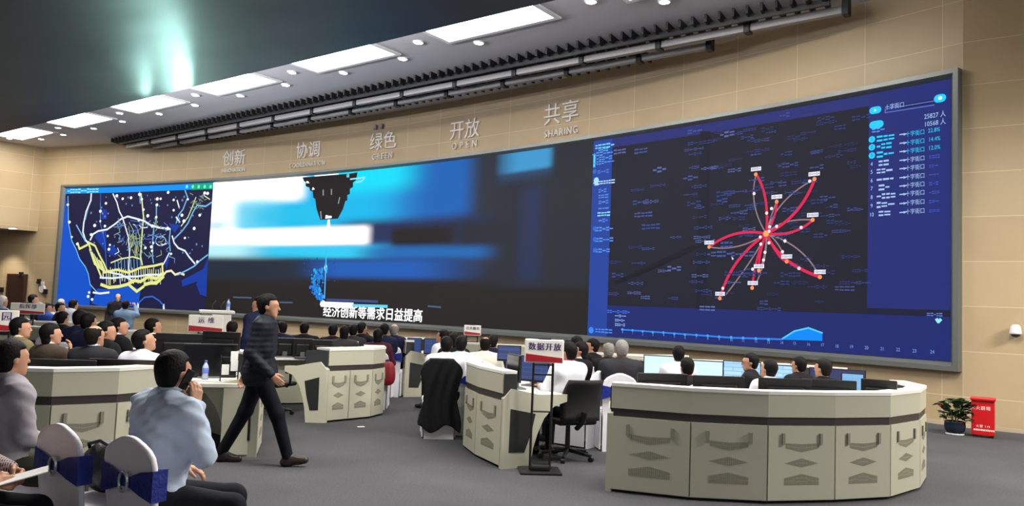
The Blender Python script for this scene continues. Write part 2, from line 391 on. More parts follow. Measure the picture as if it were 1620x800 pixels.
INS = .06
def C(r, g, b, k=1.0): return tuple(v * k for v in lin((r, g, b)))
class Display:
    def __init__(s): s.mb = MB(); s.layer = 0
    def quad_grid(s, t0, t1, z0, z1, col, inset, n=None):
        n = n or max(1, int(abs(t0 - t1) / .35)); V = []; F = []
        for k in range(n + 1):
            t = t0 + (t1 - t0) * k / n; V += [A(t, z0, inset), A(t, z1, inset)]
        F = [(2 * k, 2 * k + 2, 2 * k + 3, 2 * k + 1) for k in range(n)]
        s.mb.add(V, F, 0, col)
    def poly(s, px, col, inset=INS + .008):
        s.mb.add([A(*hit(*p), inset) for p in px], [tuple(range(len(px)))], 0, col)
    def line(s, px, w, col, inset=INS + .014, closed=False):
        """polyline in photograph coordinates, w metres wide on the wall"""
        P = [hit(*p) for p in px]; P = [(math.radians(t) * -WR, z) for t, z in P]
        for a, b in zip(P[:-1], P[1:]):
            dx, dz = b[0] - a[0], b[1] - a[1]; L = math.hypot(dx, dz)
            if L < 1e-4: continue
            nx, nz = -dz / L * w / 2, dx / L * w / 2; ex, ez = dx / L * w * .3, dz / L * w * .3
            q = [(a[0] - nx - ex, a[1] - nz - ez), (b[0] - nx + ex, b[1] - nz + ez), (b[0] + nx + ex, b[1] + nz + ez), (a[0] + nx - ex, a[1] + nz - ez)]
            s.mb.add([A(math.degrees(-x / WR), z, inset) for x, z in q], [(0, 1, 2, 3)], 0, col)
    def dot(s, p, r, col, inset=INS + .02, sq=1.):
        t, z = hit(*p); x = -math.radians(t) * WR
        s.mb.add([A(math.degrees(-(x + r * sq * math.cos(a)) / WR), z + r * math.sin(a), inset) for a in [k * PI / 4 for k in range(8)]], [tuple(range(8))], 0, col)
    def bar(s, p, w, h, col, inset=INS + .014, rnd=0):
        """flat bar centred on photo point p, w x h metres"""
        t, z = hit(*p); x = -math.radians(t) * WR
        if rnd:
            pts = [(x + sx * (w / 2 - h / 2) + h / 2 * math.cos(a), z + h / 2 * math.sin(a)) for sx, a0 in ((1, -PI / 2), (-1, PI / 2)) for a in [a0 + k * PI / 6 for k in range(7)]]
        else: pts = [(x - w / 2, z - h / 2), (x + w / 2, z - h / 2), (x + w / 2, z + h / 2), (x - w / 2, z + h / 2)]
        s.mb.add([A(math.degrees(-a / WR), b, inset) for a, b in pts], [tuple(range(len(pts)))], 0, col)
    def scribble(s, p, w, h, col, inset=INS + .014, rng=random):
        """an unreadably small run of caption strokes"""
        t, z = hit(*p); x = -math.radians(t) * WR - w / 2; e = x + w
        while x < e:
            k = h * rng.uniform(.5, 1.); hh = h * rng.uniform(.7, 1.)
            for zz in (z - hh * .33, z + hh * .33) if rng.random() < .6 else (z,):
                q = [(x, zz - hh * .16), (x + k, zz - hh * .16), (x + k, zz + hh * .16), (x, zz + hh * .16)]
                s.mb.add([A(math.degrees(-a / WR), b, inset) for a, b in q], [(0, 1, 2, 3)], 0, col)
            x += k + h * .14
    def text(s, txt, p, size, col, inset=INS + .016, bold=0, align='CENTER', space=1., xs=.82):
        t, z = hit(*p); x = -math.radians(t) * WR; v, f = text_polys(txt, size, space, 0, align)
        for k, d in enumerate((0,) if not bold else (-bold * size, 0, bold * size)):      # bold lettering: drawn three times, a hair apart
            s.mb.add([A(math.degrees(-(x + a * xs + d) / WR), z + b + (d if k == 2 else 0), inset + .002 * k) for a, b, c in v], f, 0, col)

# ---- middle picture: soft blue and white close-up of a nozzle, as one fine grid
D2 = Display()
def sm(x, a, b):
    t = np.clip((x - a) / (b - a), 0, 1); return t * t * (3 - 2 * t)
NU, NV = 330, 120
U, V_ = np.meshgrid(np.linspace(0, 1, NU + 1), np.linspace(0, 1, NV + 1), indexing='ij')
img = np.zeros(U.shape + (3,)); img[:] = lin((38, 36, 36))
def over(mask, c, k=1.):
    c = np.array(lin(c)) * k; img[:] = img * (1 - mask[..., None]) + c * mask[..., None]
def boxm(u0, u1, v0, v1, su=.03, sv=.03):
    return sm(U, u0 - su, u0 + su) * (1 - sm(U, u1 - su, u1 + su)) * sm(V_, v0 - sv, v0 + sv) * (1 - sm(V_, v1 - sv, v1 + sv))
over(boxm(-.2, .70, .47, 1.3, .1, .06), (30, 120, 210), .9)                    # blue field
over(boxm(-.2, .56, .60, 1.3, .10, .05), (10, 185, 240))                       # cyan field
over(boxm(.36, .62, .86, 1.3, .06, .07), (0, 225, 255))
over(boxm(.60, .80, .62, 1.3, .08, .12), (24, 110, 205), .8)
over(boxm(.74, .86, .3, 1.3, .03, .1), (46, 52, 66), .9)
over(boxm(.40, .80, .50, .66, .06, .045), (38, 52, 96), .85)                   # dark streak right of the nozzle
over(boxm(.545, .705, .485, .605, .012, .03), (34, 28, 30))                    # dark block
over(boxm(.70, 1.0, .44, .62, .05, .05), (44, 46, 56), .8)
over(boxm(-.2, .285, .83, 1.3, .03, .05), (255, 255, 255), 1.5)                # white glare, upper left
over(boxm(-.2, .085, .50, 1.3, .03, .06), (255, 255, 255), 1.5)
over(boxm(.06, .20, .63, .86, .06, .05) * .75, (150, 232, 250))
over(boxm(.12, .36, .64, .80, .06, .06) * .8, (30, 195, 238))
over(boxm(-.05, .05, .60, .70, .03, .03) * .55, (40, 160, 200))
over(boxm(-.2, .482, .50, .625, .02, .028), (255, 255, 255), 1.6)              # white band
over(boxm(-.2, .20, .405, .52, .12, .03), (190, 245, 255), 1.0)
over(boxm(.15, .50, .41, .50, .08, .02), (50, 205, 245))
over(boxm(.48, .80, .405, .475, .06, .03) * .9, (28, 110, 190))
over(boxm(.30, .70, .28, .40, .12, .03), (32, 104, 205), .8)                   # blue glow under it
over(boxm(-.2, .32, .24, .41, .08, .05), (36, 46, 60), .9)
over(boxm(-.2, 1.2, -.2, .235, .05, .05), (36, 32, 31), 1.)
over(boxm(.80, 1.2, .24, 1.2, .04, .02), (45, 49, 58), .8)
over(boxm(.855, .90, .27, .80, .02, .05) * .6, (40, 54, 100))
pv = V_ + (U - .855) * -.1
over(sm(U, .79, .85) * (1 - sm(U, .905, .925)) * sm(pv, .875, .905), (70, 178, 230))
over(sm(U, .79, .82) * (1 - sm(U, .905, .93)) * sm(pv, .80, .93) * .45, (50, 110, 170))
vg = [A(S1 + (S2 - S1) * u, DB + (DT - DB) * v, INS) for u in np.linspace(0, 1, NU + 1) for v in np.linspace(0, 1, NV + 1)]
me_f = [(i * (NV + 1) + j, (i + 1) * (NV + 1) + j, (i + 1) * (NV + 1) + j + 1, i * (NV + 1) + j + 1) for i in range(NU) for j in range(NV)]
flat = img.reshape(-1, 3)
D2.mb.v += [tuple(p) for p in vg]
for f in me_f: D2.mb.f.append(list(f)); D2.mb.m.append(0); D2.mb.sm.append(False); D2.mb.c.append([flat[i] for i in f])
K = C(30, 24, 26); W2 = C(255, 255, 255, 1.5); LB = C(60, 190, 255)
# nozzle silhouette, its lit windows and the beam
D2.poly([(481, 281), (483.5, 287), (486, 288), (486, 295), (492, 297), (493, 302), (497, 303), (498, 313), (501, 315), (503, 330), (509, 348), (537, 346), (545, 331), (549, 318), (552, 317), (552, 309), (556, 307), (556, 299), (561, 296), (561, 289), (566, 285), (568, 273), (556, 275)], K, INS + .006)
D2.poly([(500, 278), (500, 285), (538, 282), (538, 275)], W2); D2.poly([(515, 288), (513, 297), (534, 296), (533, 286)], W2)
D2.poly([(488, 284), (487, 290), (493, 290), (494, 282)], W2); D2.poly([(497, 297), (496, 301), (500, 300), (501, 294)], W2); D2.poly([(518, 340), (517, 346), (527, 345), (527, 339)], W2)
D2.poly([(550, 276), (550, 281), (555, 281), (555, 275)], C(120, 190, 220))
for a, b in (((514, 301), (514, 309)), ((527, 300), (527, 308)), ((540, 313), (538, 322)), ((510, 335), (511, 346))): D2.line([a, b], .05, C(150, 160, 170))
D2.line([(557, 284), (580, 281), (575, 287), (566, 289)], .05, C(150, 230, 255))
D2.poly([(521, 348), (519, 362), (513, 372), (531, 372), (525, 361), (524, 347)], W2)
D2.line([(519, 395), (518, 425)], .06, LB); D2.line([(518, 425), (516, 472)], .05, C(90, 190, 255)); D2.poly([(518, 415), (515, 424), (518, 433), (521, 424)], C(190, 240, 255))
rb = random.Random(3)
for k in range(120):
    f = rb.random(); y = 425 + 50 * f; x = 511 - 8 * math.sin(f * 3) + rb.gauss(0, 2.5 + 4 * (1 - f))
    D2.dot((x, y), rb.uniform(.025, .07), C(40, rb.randint(110, 200), 255, rb.uniform(.5, 1)))
for k in range(40): D2.dot((rb.uniform(484, 536), rb.uniform(408, 450)), rb.uniform(.015, .035), C(40, 90, 190, .7))
D2.line([(506, 462), (512, 477)], .12, C(150, 225, 255)); D2.line([(513, 477), (512, 481), (560, 483)], .17, W2); D2.line([(560, 483), (615, 484.5)], .09, C(110, 215, 240)); D2.line([(520, 474), (600, 477)], .08, C(60, 80, 130))
for a, b in (((372, 470), (400, 471)), ((445, 478), (465, 478.5)), ((680, 484), (700, 486))): D2.line([a, b], .05, C(70, 100, 130))
D2.text('经济创新等需求日益提高', (590, 497), .40, W2, bold=.025, xs=1.)
D2.mb.build('display', LED, vw)

# ---- left picture: road map on navy with a blue sea
D1 = Display(); navy = C(28, 28, 66); sea = C(18, 84, 204)
D1.quad_grid(S0, S1, DB, DT, navy, INS)
c4 = lambda x, y: (x / 3.2, 250 + y / 3.2)
D1.poly([c4(*p) for p in ((338, 190), (356, 330), (372, 420), (392, 460), (410, 500), (452, 575), (470, 660), (460, 745), (292, 742), (308, 480))], sea, INS + .004)
for q in (((500, 660), (560, 665), (650, 640), (720, 665), (705, 750), (520, 750), (470, 735)), ((1048, 535), (1060, 500), (1052, 700), (1020, 690), (1000, 640)), ((925, 620), (1040, 560), (1020, 620), (930, 650)), ((500, 380), (545, 365), (545, 480), (560, 500), (485, 400)), ((560, 430), (610, 470), (590, 500), (550, 480)), ((860, 330), (920, 340), (890, 380)), ((840, 530), (870, 490), (850, 560)), ((520, 260), (548, 260), (548, 310), (524, 310))):
    D1.poly([c4(*p) for p in q], C(20, 60, 165) if len(q) < 7 else sea, INS + .004)
_zb = hit(*c4(700, 172))[1]; D1.quad_grid(S0, S1, _zb, DT, C(0, 150, 255), INS + .006)
D1.scribble((133, 302.0), 1.7, .20, C(150, 245, 255)); D1.poly([c4(975, 132), c4(975, 162), c4(1084, 158), c4(1084, 128)], C(20, 170, 130), INS + .008)
for x in (955, 985, 1015, 1045, 1075): D1.dot(c4(x, 146), .07, C(110, 255, 200))
cy = C(120, 190, 235); wt = C(225, 235, 250, 1.1); ye = C(236, 238, 140, 1.0); py_ = C(225, 235, 170); bl = C(50, 105, 215)
L = lambda pts, w_, c: D1.line([c4(*p) for p in pts], w_ * .56, c)
L([(470, 182), (468, 215), (445, 270), (432, 330), (428, 375), (440, 415), (455, 430)], .14, wt); L([(455, 250), (440, 310)], .10, cy)
L([(352, 195), (355, 330), (372, 420), (395, 465), (410, 510), (440, 550), (455, 585), (465, 640), (500, 680)], .08, cy)
L([(518, 182), (516, 330), (525, 365), (540, 430), (548, 560)], .07, bl); L([(516, 230), (517, 340)], .05, cy)
L([(580, 182), (600, 225), (612, 270), (628, 300), (640, 340), (658, 400), (664, 480), (660, 560), (668, 605)], .11, wt)
L([(465, 415), (480, 385), (505, 370), (550, 362), (590, 335), (620, 310), (655, 296), (700, 308), (740, 320), (770, 340), (810, 352), (870, 360)], .13, wt)
L([(722, 182), (728, 230), (735, 300), (730, 350), (725, 420), (720, 500), (728, 540)], .13, py_); L([(715, 170), (718, 230)], .09, cy)
L([(800, 235), (800, 310), (788, 345), (782, 400), (780, 500), (785, 530)], .10, cy); L([(945, 165), (958, 200), (935, 260), (912, 290), (900, 330)], .10, cy)
L([(1080, 225), (1050, 245), (1005, 240), (985, 275), (960, 330), (930, 370), (890, 410)], .11, cy); L([(1000, 200), (985, 240), (960, 300), (925, 345)], .08, py_); L([(1040, 190), (1070, 210)], .07, py_)
L([(905, 215), (915, 250)], .11, wt); L([(880, 395), (890, 430), (910, 455), (945, 470), (965, 500), (995, 535)], .12, wt); L([(900, 300), (918, 325)], .12, wt); L([(870, 365), (865, 420), (870, 470)], .10, cy)
L([(1060, 490), (1020, 520), (995, 545), (960, 565), (910, 590)], .10, cy); L([(865, 480), (845, 520), (830, 545)], .11, wt)
L([(838, 590), (850, 575), (875, 570), (895, 590), (920, 582), (940, 590)], .15, C(240, 235, 190))
L([(705, 760), (708, 735), (740, 705), (780, 700), (815, 722), (835, 745), (838, 765)], .10, bl); L([(706, 765), (708, 735)], .16, wt); L([(838, 768), (836, 742)], .16, wt)
# yellow arteries
L([(402, 432), (410, 460), (450, 440), (460, 430)], .16, ye); L([(455, 425), (475, 490), (500, 550), (520, 600)], .15, ye); L([(462, 430), (490, 445), (510, 490), (535, 535), (550, 570)], .14, ye)
L([(520, 640), (560, 655), (610, 650), (650, 640), (690, 620), (720, 625), (760, 600), (800, 610), (835, 580)], .22, ye)
L([(660, 640), (700, 675), (735, 650)], .2, ye); L([(740, 640), (770, 632), (800, 632), (835, 600)], .24, ye)
L([(530, 580), (600, 565), (660, 580), (720, 555), (790, 545), (830, 535), (832, 600)], .16, ye)
L([(515, 605), (580, 608), (640, 600), (700, 600), (760, 590), (830, 590)], .13, wt); L([(545, 575), (620, 590), (680, 620)], .12, wt); L([(530, 560), (530, 610)], .10, wt)
L([(570, 530), (620, 510), (680, 500), (715, 510)], .10, py_); L([(480, 680), (515, 685), (560, 680)], .14, wt); L([(395, 340), (420, 385), (440, 420)], .10, cy)
rb = random.Random(5)
for k in range(26):                                                        # lattice of town streets
    x = 545 + 11 * k; L([(x, 562 + rb.uniform(-8, 4)), (x + rb.uniform(-8, 8), 640 + rb.uniform(-22, 4))], .06, ye if k % 3 else wt)
for k in range(16):
    x = 460 + 4 * k; L([(x, 470 + 4 * k + rb.uniform(-10, 4)), (x + 26, 540 + 3 * k)], .05, ye if k % 2 else py_)
for k in range(26):
    x = 655 + rb.uniform(0, 62); y = 325 + rb.uniform(0, 140); L([(x, y), (x + rb.uniform(-22, 22), y + rb.uniform(20, 60))], .05, C(170, 190, 130))
for k in range(9): x = 590 + 16 * k; L([(x, 518 - k), (x + 2, 560)], .05, cy)
for k in range(14): a = k / 14 * 2 * PI; b = (k + 1) / 14 * 2 * PI; L([(822 + 26 * math.cos(a), 420 + 24 * math.sin(a)), (822 + 26 * math.cos(b), 420 + 24 * math.sin(b))], .06, wt if k % 3 else cy)
for k in range(46):
    x = rb.uniform(600, 860); y = rb.uniform(300, 500); a = rb.uniform(0, PI); l = rb.uniform(15, 45)
    L([(x, y), (x + l * math.cos(a), y + l * .6 * math.sin(a)), (x + l * 1.6 * math.cos(a + .5), y + l * math.sin(a + .5))], .06, rb.choice((C(110, 150, 200), C(150, 170, 140), C(80, 110, 190), wt)))
for k in range(22):
    x = rb.uniform(980, 1060); y = rb.uniform(185, 260); L([(x, y), (x + rb.uniform(-24, 24), y + rb.uniform(-16, 16))], .05, C(140, 160, 130))
for x, y in ((352, 237), (360, 325), (372, 400), (600, 192), (630, 207), (672, 202), (715, 185), (805, 208), (822, 207), (803, 238), (860, 175), (888, 213), (888, 265), (757, 293), (517, 270), (516, 320), (488, 342), (554, 395), (565, 440), (560, 462), (400, 435), (735, 262), (727, 210), (800, 300), (992, 357), (1020, 290), (945, 405), (960, 210), (1060, 180), (1045, 178), (780, 345), (858, 357), (712, 315), (875, 485), (1008, 525), (775, 450), (778, 470), (745, 455), (785, 430), (540, 345), (545, 230), (470, 388), (930, 290), (940, 320), (455, 700), (460, 680), (475, 715)):
    D1.dot(c4(x, y), rb.uniform(.045, .07), C(235, 240, 255, 1.2), sq=1.25)
for k in range(70): D1.dot(c4(rb.uniform(470, 1050), rb.uniform(190, 500)), rb.uniform(.03, .055), C(120, 150, 215, .8))
D1.mb.build('display', LED, vw)

# ---- right picture: dark city map, side menu, flow lines, list and a small chart
D3 = Display(); back = C(33, 33, 48); menu = C(34, 66, 158); pan = C(36, 46, 118)
D3.quad_grid(S2, S3, DB, DT, back, INS)
tm = hit(972, 218)[0]; D3.quad_grid(S2, tm, DB, DT, C(34, 68, 160), INS + .005)
tl = hit(1376, 300)[0]; zc = hit(1376, 489)[1]
D3.quad_grid(tl, S3, zc + .02, DT, pan, INS + .005); D3.quad_grid(tm, S3, DB, zc - .09, C(30, 42, 112), INS + .005); D3.quad_grid(tl, S3, zc - .09, zc - .01, C(26, 30, 60), INS + .007)
D3.quad_grid(tm, tl, DT - .22, DT, C(40, 48, 118), INS + .005)
c5 = lambda x, y: (930 + x / 2.107, 180 + y / 2.107)
D3.poly([c5(90, 560), c5(350, 440), c5(380, 445), c5(100, 570)], C(24, 24, 34), INS + .006); D3.poly([c5(380, 60), c5(415, 60), c5(400, 650), c5(365, 650)], C(27, 28, 42), INS + .006)
# menu
D3.line([(943.5, 245), (943, 264)], .06, C(80, 220, 255)); D3.scribble((959, 231.5), .55, .13, C(120, 210, 255)); D3.scribble((957.5, 237.5), .30, .09, C(100, 190, 245))
for y, w_, c in ((243.5, .62, (90, 150, 240)), (251, .5, (90, 150, 240)), (257.5, .55, (90, 150, 240)), (289, .55, (190, 225, 255)), (302, .24, (90, 140, 230)), (311, .24, (90, 140, 230)), (320, .24, (90, 140, 230)), (330, .24, (90, 140, 230)), (339, .3, (150, 220, 255)), (349, .24, (90, 140, 230)), (362.5, .45, (90, 150, 235)), (379.5, .45, (90, 150, 235)), (396.5, .45, (90, 150, 235)), (523, .42, (80, 140, 235)), (272, .3, (80, 130, 220))):
    D3.scribble((956, y), w_, .11, C(*c))
for y in (272, 362, 379, 396): D3.dot((944, y), .06, C(58, 105, 205))
D3.dot((946.5, 286), .08, C(170, 225, 255)); D3.poly([(943, 294), (950, 293.5), (948.5, 288.5), (944.5, 289)], C(170, 225, 255)); D3.dot((938.5, 522), .08, C(60, 140, 240))
# faint place captions, too small to read
rb = random.Random(11)
caps = [c5(x, y) for x, y in ((112, 127), (182, 125), (240, 188), (238, 240), (170, 255), (178, 296), (214, 294), (185, 337), (210, 377), (295, 412), (165, 445), (208, 450), (175, 498), (95, 495), (105, 538), (165, 565), (90, 600), (160, 597), (198, 612), (290, 615), (258, 524), (292, 516), (360, 60), (405, 95), (355, 100), (360, 120), (362, 135), (360, 180), (412, 182), (347, 215), (375, 243), (347, 270), (455, 268), (495, 262), (455, 290), (378, 313), (378, 345), (390, 380), (460, 350), (505, 350), (385, 412), (395, 425), (385, 468), (437, 468), (385, 495), (380, 540), (390, 590), (400, 602), (398, 648), (468, 70), (500, 68), (535, 80), (545, 55), (490, 190), (550, 305), (470, 437), (540, 385), (520, 468), (490, 562), (545, 525), (608, 650), (360, 300), (365, 560))]
for p in caps: D3.scribble(p, rb.uniform(.22, .5), rb.choice((.07, .08, .13)), C(*rb.choice(((58, 74, 140), (70, 86, 150), (50, 62, 115), (92, 106, 170)))))
for k in range(110):
    D3.scribble((rb.uniform(1135, 1368), rb.uniform(180, 484)), rb.uniform(.15, .38), rb.choice((.06, .07, .1)), C(*rb.choice(((50, 62, 115), (44, 54, 95), (62, 78, 135)))))
# flow lines
ce_ = (1215, 372); c6 = lambda x, y: (1100 + x / 3.479, 250 + y / 3.479)
def bez(a, q, b, n=18): return [((1 - t) ** 2 * a[0] + 2 * t * (1 - t) * q[0] + t * t * b[0], (1 - t) ** 2 * a[1] + 2 * t * (1 - t) * q[1] + t * t * b[1]) for t in [k / n for k in range(n + 1)]]
RED = C(226, 38, 84, 1.0); THIN = C(150, 125, 135)
o = (402, 418)
for q, e, w_ in (((420, 200), (345, 92), .085), ((590, 330), (668, 118), .095), ((455, 330), (460, 242), .075), ((560, 435), (658, 342), .075), ((230, 380), (88, 490), .085), ((200, 560), (147, 772), .095), ((335, 560), (325, 715), .075), ((355, 540), (362, 620), .075), ((470, 560), (515, 570), .075), ((470, 580), (698, 655), .095)):
    D3.line([c6(*p) for p in bez(o, q, e)], w_ * .62, RED); D3.dot(c6(*e), .042, C(255, 150, 90, 1.1), inset=INS + .024)
for q, e in (((300, 260), (345, 92)), ((450, 230), (668, 118)), ((480, 330), (658, 342)), ((240, 520), (88, 490)), ((330, 560), (180, 750)), ((410, 560), (340, 700)), ((400, 540), (362, 620)), ((460, 440), (515, 570)), ((590, 470), (680, 625)), ((430, 300), (460, 242))):
    D3.line([c6(*p) for p in bez(o, q, e)], .028, THIN, INS + .012)
for x, y in ((405, 305), (336, 198), (422, 380), (460, 378), (595, 384), (642, 130), (370, 436), (373, 475), (396, 520), (418, 468), (506, 458), (492, 517), (583, 608), (328, 612), (164, 717), (432, 280), (388, 562), (418, 405)): D3.dot(c6(x, y), .035, C(245, 225, 225, 1.1), inset=INS + .026)
for x, y in ((346, 63), (460, 215), (666, 90), (658, 315), (88, 466), (148, 747), (328, 688), (362, 596), (515, 543), (698, 627)):
    D3.bar(c6(x, y), .23, .08, C(225, 228, 240, 1.1), INS + .022)
    D3.scribble(c6(x, y), .19, .04, C(120, 120, 160), INS + .026)
D3.dot(c6(*o), .065, C(255, 160, 90, 1.2), inset=INS + .03); D3.poly([c6(208, 540), c6(213, 562), c6(222, 555)], C(230, 230, 240))
# list panel
c7 = lambda x, y: (1360 + x / 3.481, 130 + y / 3.481)
CYA = C(40, 200, 250, 1.1); PAL = C(170, 200, 245); DIM = C(64, 84, 190)
D3.bar(c7(97, 158), .22, .13, CYA, rnd=1); D3.bar(c7(103, 237), .26, .14, CYA, rnd=1); D3.poly([c7(92, 151), c7(92, 167), c7(106, 158)], C(210, 250, 255), INS + .02)
D3.line([c7(152, 152), c7(420, 108)], .02, C(90, 110, 200)); D3.line([c7(152, 172), c7(420, 130)], .02, C(90, 110, 200)); D3.line([c7(152, 152), c7(152, 172)], .02, C(90, 110, 200))
D3.bar(c7(453, 93), .20, .14, CYA, rnd=1); D3.dot(c7(455, 92), .035, C(220, 255, 255)); D3.poly([c7(240, 148), c7(240, 128), c7(418, 100), c7(418, 120)], C(24, 30, 64), INS + .012)
D3.text('十字街口', c7(203, 137), .105, PAL); D3.text('25827 人', c7(425, 187), .115, PAL); D3.text('10568 人', c7(425, 229), .115, PAL); D3.scribble(c7(103, 268), .16, .08, C(110, 150, 240))
for k in range(10):
    y = 312 + k * 46.5 if k < 3 else 448 + (k - 3) * 46.8
    f = (k) * 1.0
    yl = [319, 362, 407, 455, 498, 545, 589, 637, 684, 732][k]; ym = [290, 338, 384, 432, 478, 527, 573, 619, 669, 718][k]; yr = [268, 317, 364, 413, 463, 511, 560, 609, 658, 710][k]
    c = CYA if k < 3 else PAL
    if k < 3: D3.dot(c7(79, yl), .062, CYA); D3.text(str(k + 1), c7(79, yl), .08, C(20, 40, 90), INS + .024)
    else: D3.text(str(k + 1), c7(77, yl), .10, PAL)
    D3.scribble(c7(143, yl - 8), .25 if k not in (3, 6, 9) else .18, .115, c, rng=random.Random(k))
    D3.line([c7(232, ym + 2), c7(268, ym - 2)], .02, PAL); D3.poly([c7(252, ym - 7), c7(252, ym + 8), c7(268, ym - 1)], PAL)
    D3.text('十字街口', c7(316, ym - 4), .10, c)
    if k == 0: D3.text('22.8%', c7(420, yr), .10, c)
    elif k < 3: D3.text(('14.4%', '12.0%')[k - 1], c7(422, yr), .10, c)
    else: D3.scribble(c7(418, yr), .15, .06, DIM, rng=random.Random(k))
# chart along the bottom
D3.line([(986, 521), (1068, 527), (1160, 534), (1240, 536.5)], .035, C(50, 130, 245)); D3.poly([(1240, 537), (1260, 524), (1282, 519), (1304, 527), (1304, 539)], C(0, 140, 255), INS + .012)
D3.line([(1240, 536), (1260, 523.5), (1282, 518.5), (1304, 526.5)], .03, C(90, 210, 255))
for k, (x, y) in enumerate(((988, 524), (1004, 525.5), (1020, 527), (1036, 528.5), (1053, 529), (1070, 531), (1087, 532.5), (1105, 533), (1123, 534), (1141, 535.5), (1160, 536.5), (1179, 537.5), (1199, 538.5), (1219, 540), (1240, 541), (1260, 542), (1282, 543.5), (1304, 544.5), (1327, 546.5), (1350, 547.5), (1374, 549), (1399, 550.5), (1424, 552), (1450, 554), (1478, 555.5))):
    D3.text(str(k), (x, y + 1), .085, C(130, 165, 240))
    if k < 14: D3.dot((x, y - 3.2), .03, C(70, 170, 255))
D3.scribble((980, 493), .6, .08, C(60, 120, 240), rng=rb)
for y in (499.5, 506.5, 513.5): D3.scribble((983, y), .26, .07, C(150, 185, 245), rng=rb)
D3.scribble((1481, 497.5), .24, .06, C(100, 130, 210), rng=rb); D3.line([(1485, 505), (1487.5, 509), (1491, 505.5)], .05, C(150, 240, 255))
D3.mb.build('display', LED, vw)

# ---- raised lettering on the wall above the screen
LET = mat('brushed_letter_metal', (246, 242, 238), .45, .0)
for cn, en, px, pe, sz, se, sp in (('创新', 'INNOVATION', (372, 251.5), (370.5, 269.5), .60, .20, 1.0), ('协调', 'COORDINATION', (489, 239), (487, 260.5), .60, .20, 1.15), ('绿色', 'GREEN', (607.5, 225), (606, 247.5), .60, .24, 1.35), ('开放', 'OPEN', (736.5, 207), (736, 230), .60, .25, 1.9), ('共享', 'SHARING', (889.5, 181), (889, 209.5), .60, .24, 1.15)):
    t, z = hit(*px); te, ze = hit(*pe)
    ob = empty('wall_lettering', arc(t, z, .02), 0, 'raised pale metal wall lettering reading %s with %s below' % (cn, en), 'wall lettering', 'raised words above the video wall')
    for s_, (tt, zz), size, nm, spc in ((cn, (t, z), sz, 'large_characters', 1.0), (en, (te, ze), se, 'small_letters', sp)):
        v, f = text_polys(s_, size, spc, 0, extrude=.022); x0 = -math.radians(tt) * WR
        mb = MB(); mb.add([Vector(arc(math.degrees(-(x0 + a) / WR), zz + b * (1.0 if size > .3 else 1.1), .03 + c)) - ob.location for a, b, c in v], f); mb.build(nm, LET, ob)
t, z = hit(601, 201)
b = MB()
for dt in (-.13, .13): b.box(Vector(arc(t + dt, z, .08)), (.1, .1, .16), bevel=.02); b.tube([Vector(arc(t + dt, z + .02, .0)), Vector(arc(t + dt, z + .02, .09))], .03)
o = b.build('wall_bracket', mat('bracket_grey', (150, 145, 145), .4, .5)); tag(o, 'small pair of grey wall brackets above the word GREEN', 'wall bracket')
# ================================================================== consoles
CR = mat('console_cream', (186, 184, 164), .45); CRW = mat('console_white_top', (238, 236, 228), .35); BAND = mat('console_band_dark', (52, 46, 46), .45)
INSET = mat('console_inset_black', (26, 27, 29), .5); VENT = mat('vent_grey', (140, 138, 120), .55); DARKIN = mat('console_inner_dark', (40, 41, 44), .6)
STEEL = MATS['steel']
def offset_poly(P, d):
    """plan polyline moved inwards (to the right of its run) by d, mitred"""
    out = []
    for i, p in enumerate(P):
        ns = []
        for a, b in ((i - 1, i), (i, i + 1)):
            if a >= 0 and b < len(P):
                t = (P[b] - P[a]).normalized(); ns.append(Vector((-t.y, t.x)))
        n = sum(ns, Vector((0, 0))).normalized(); k = max(.5, n.dot(ns[0])); out.append(p + n * d / k)
    return out
def shell(mb, P, d0, d1, z0, z1, m=0):
    a, b = offset_poly(P, d0), offset_poly(P, d1); n = len(P)
    V = [(*p, z0) for p in a] + [(*p, z0) for p in b] + [(*p, z1) for p in a] + [(*p, z1) for p in b]; F = []
    for i in range(n - 1):
        F += [(i, i + 1, 2 * n + i + 1, 2 * n + i), (n + i + 1, n + i, 3 * n + i, 3 * n + i + 1), (2 * n + i, 2 * n + i + 1, 3 * n + i + 1, 3 * n + i), (i + 1, i, n + i, n + i + 1)]
    F += [(0, 2 * n, 3 * n, n), (n - 1, 2 * n - 1, 4 * n - 1, 3 * n - 1)]
    mb.add(V, F, m)
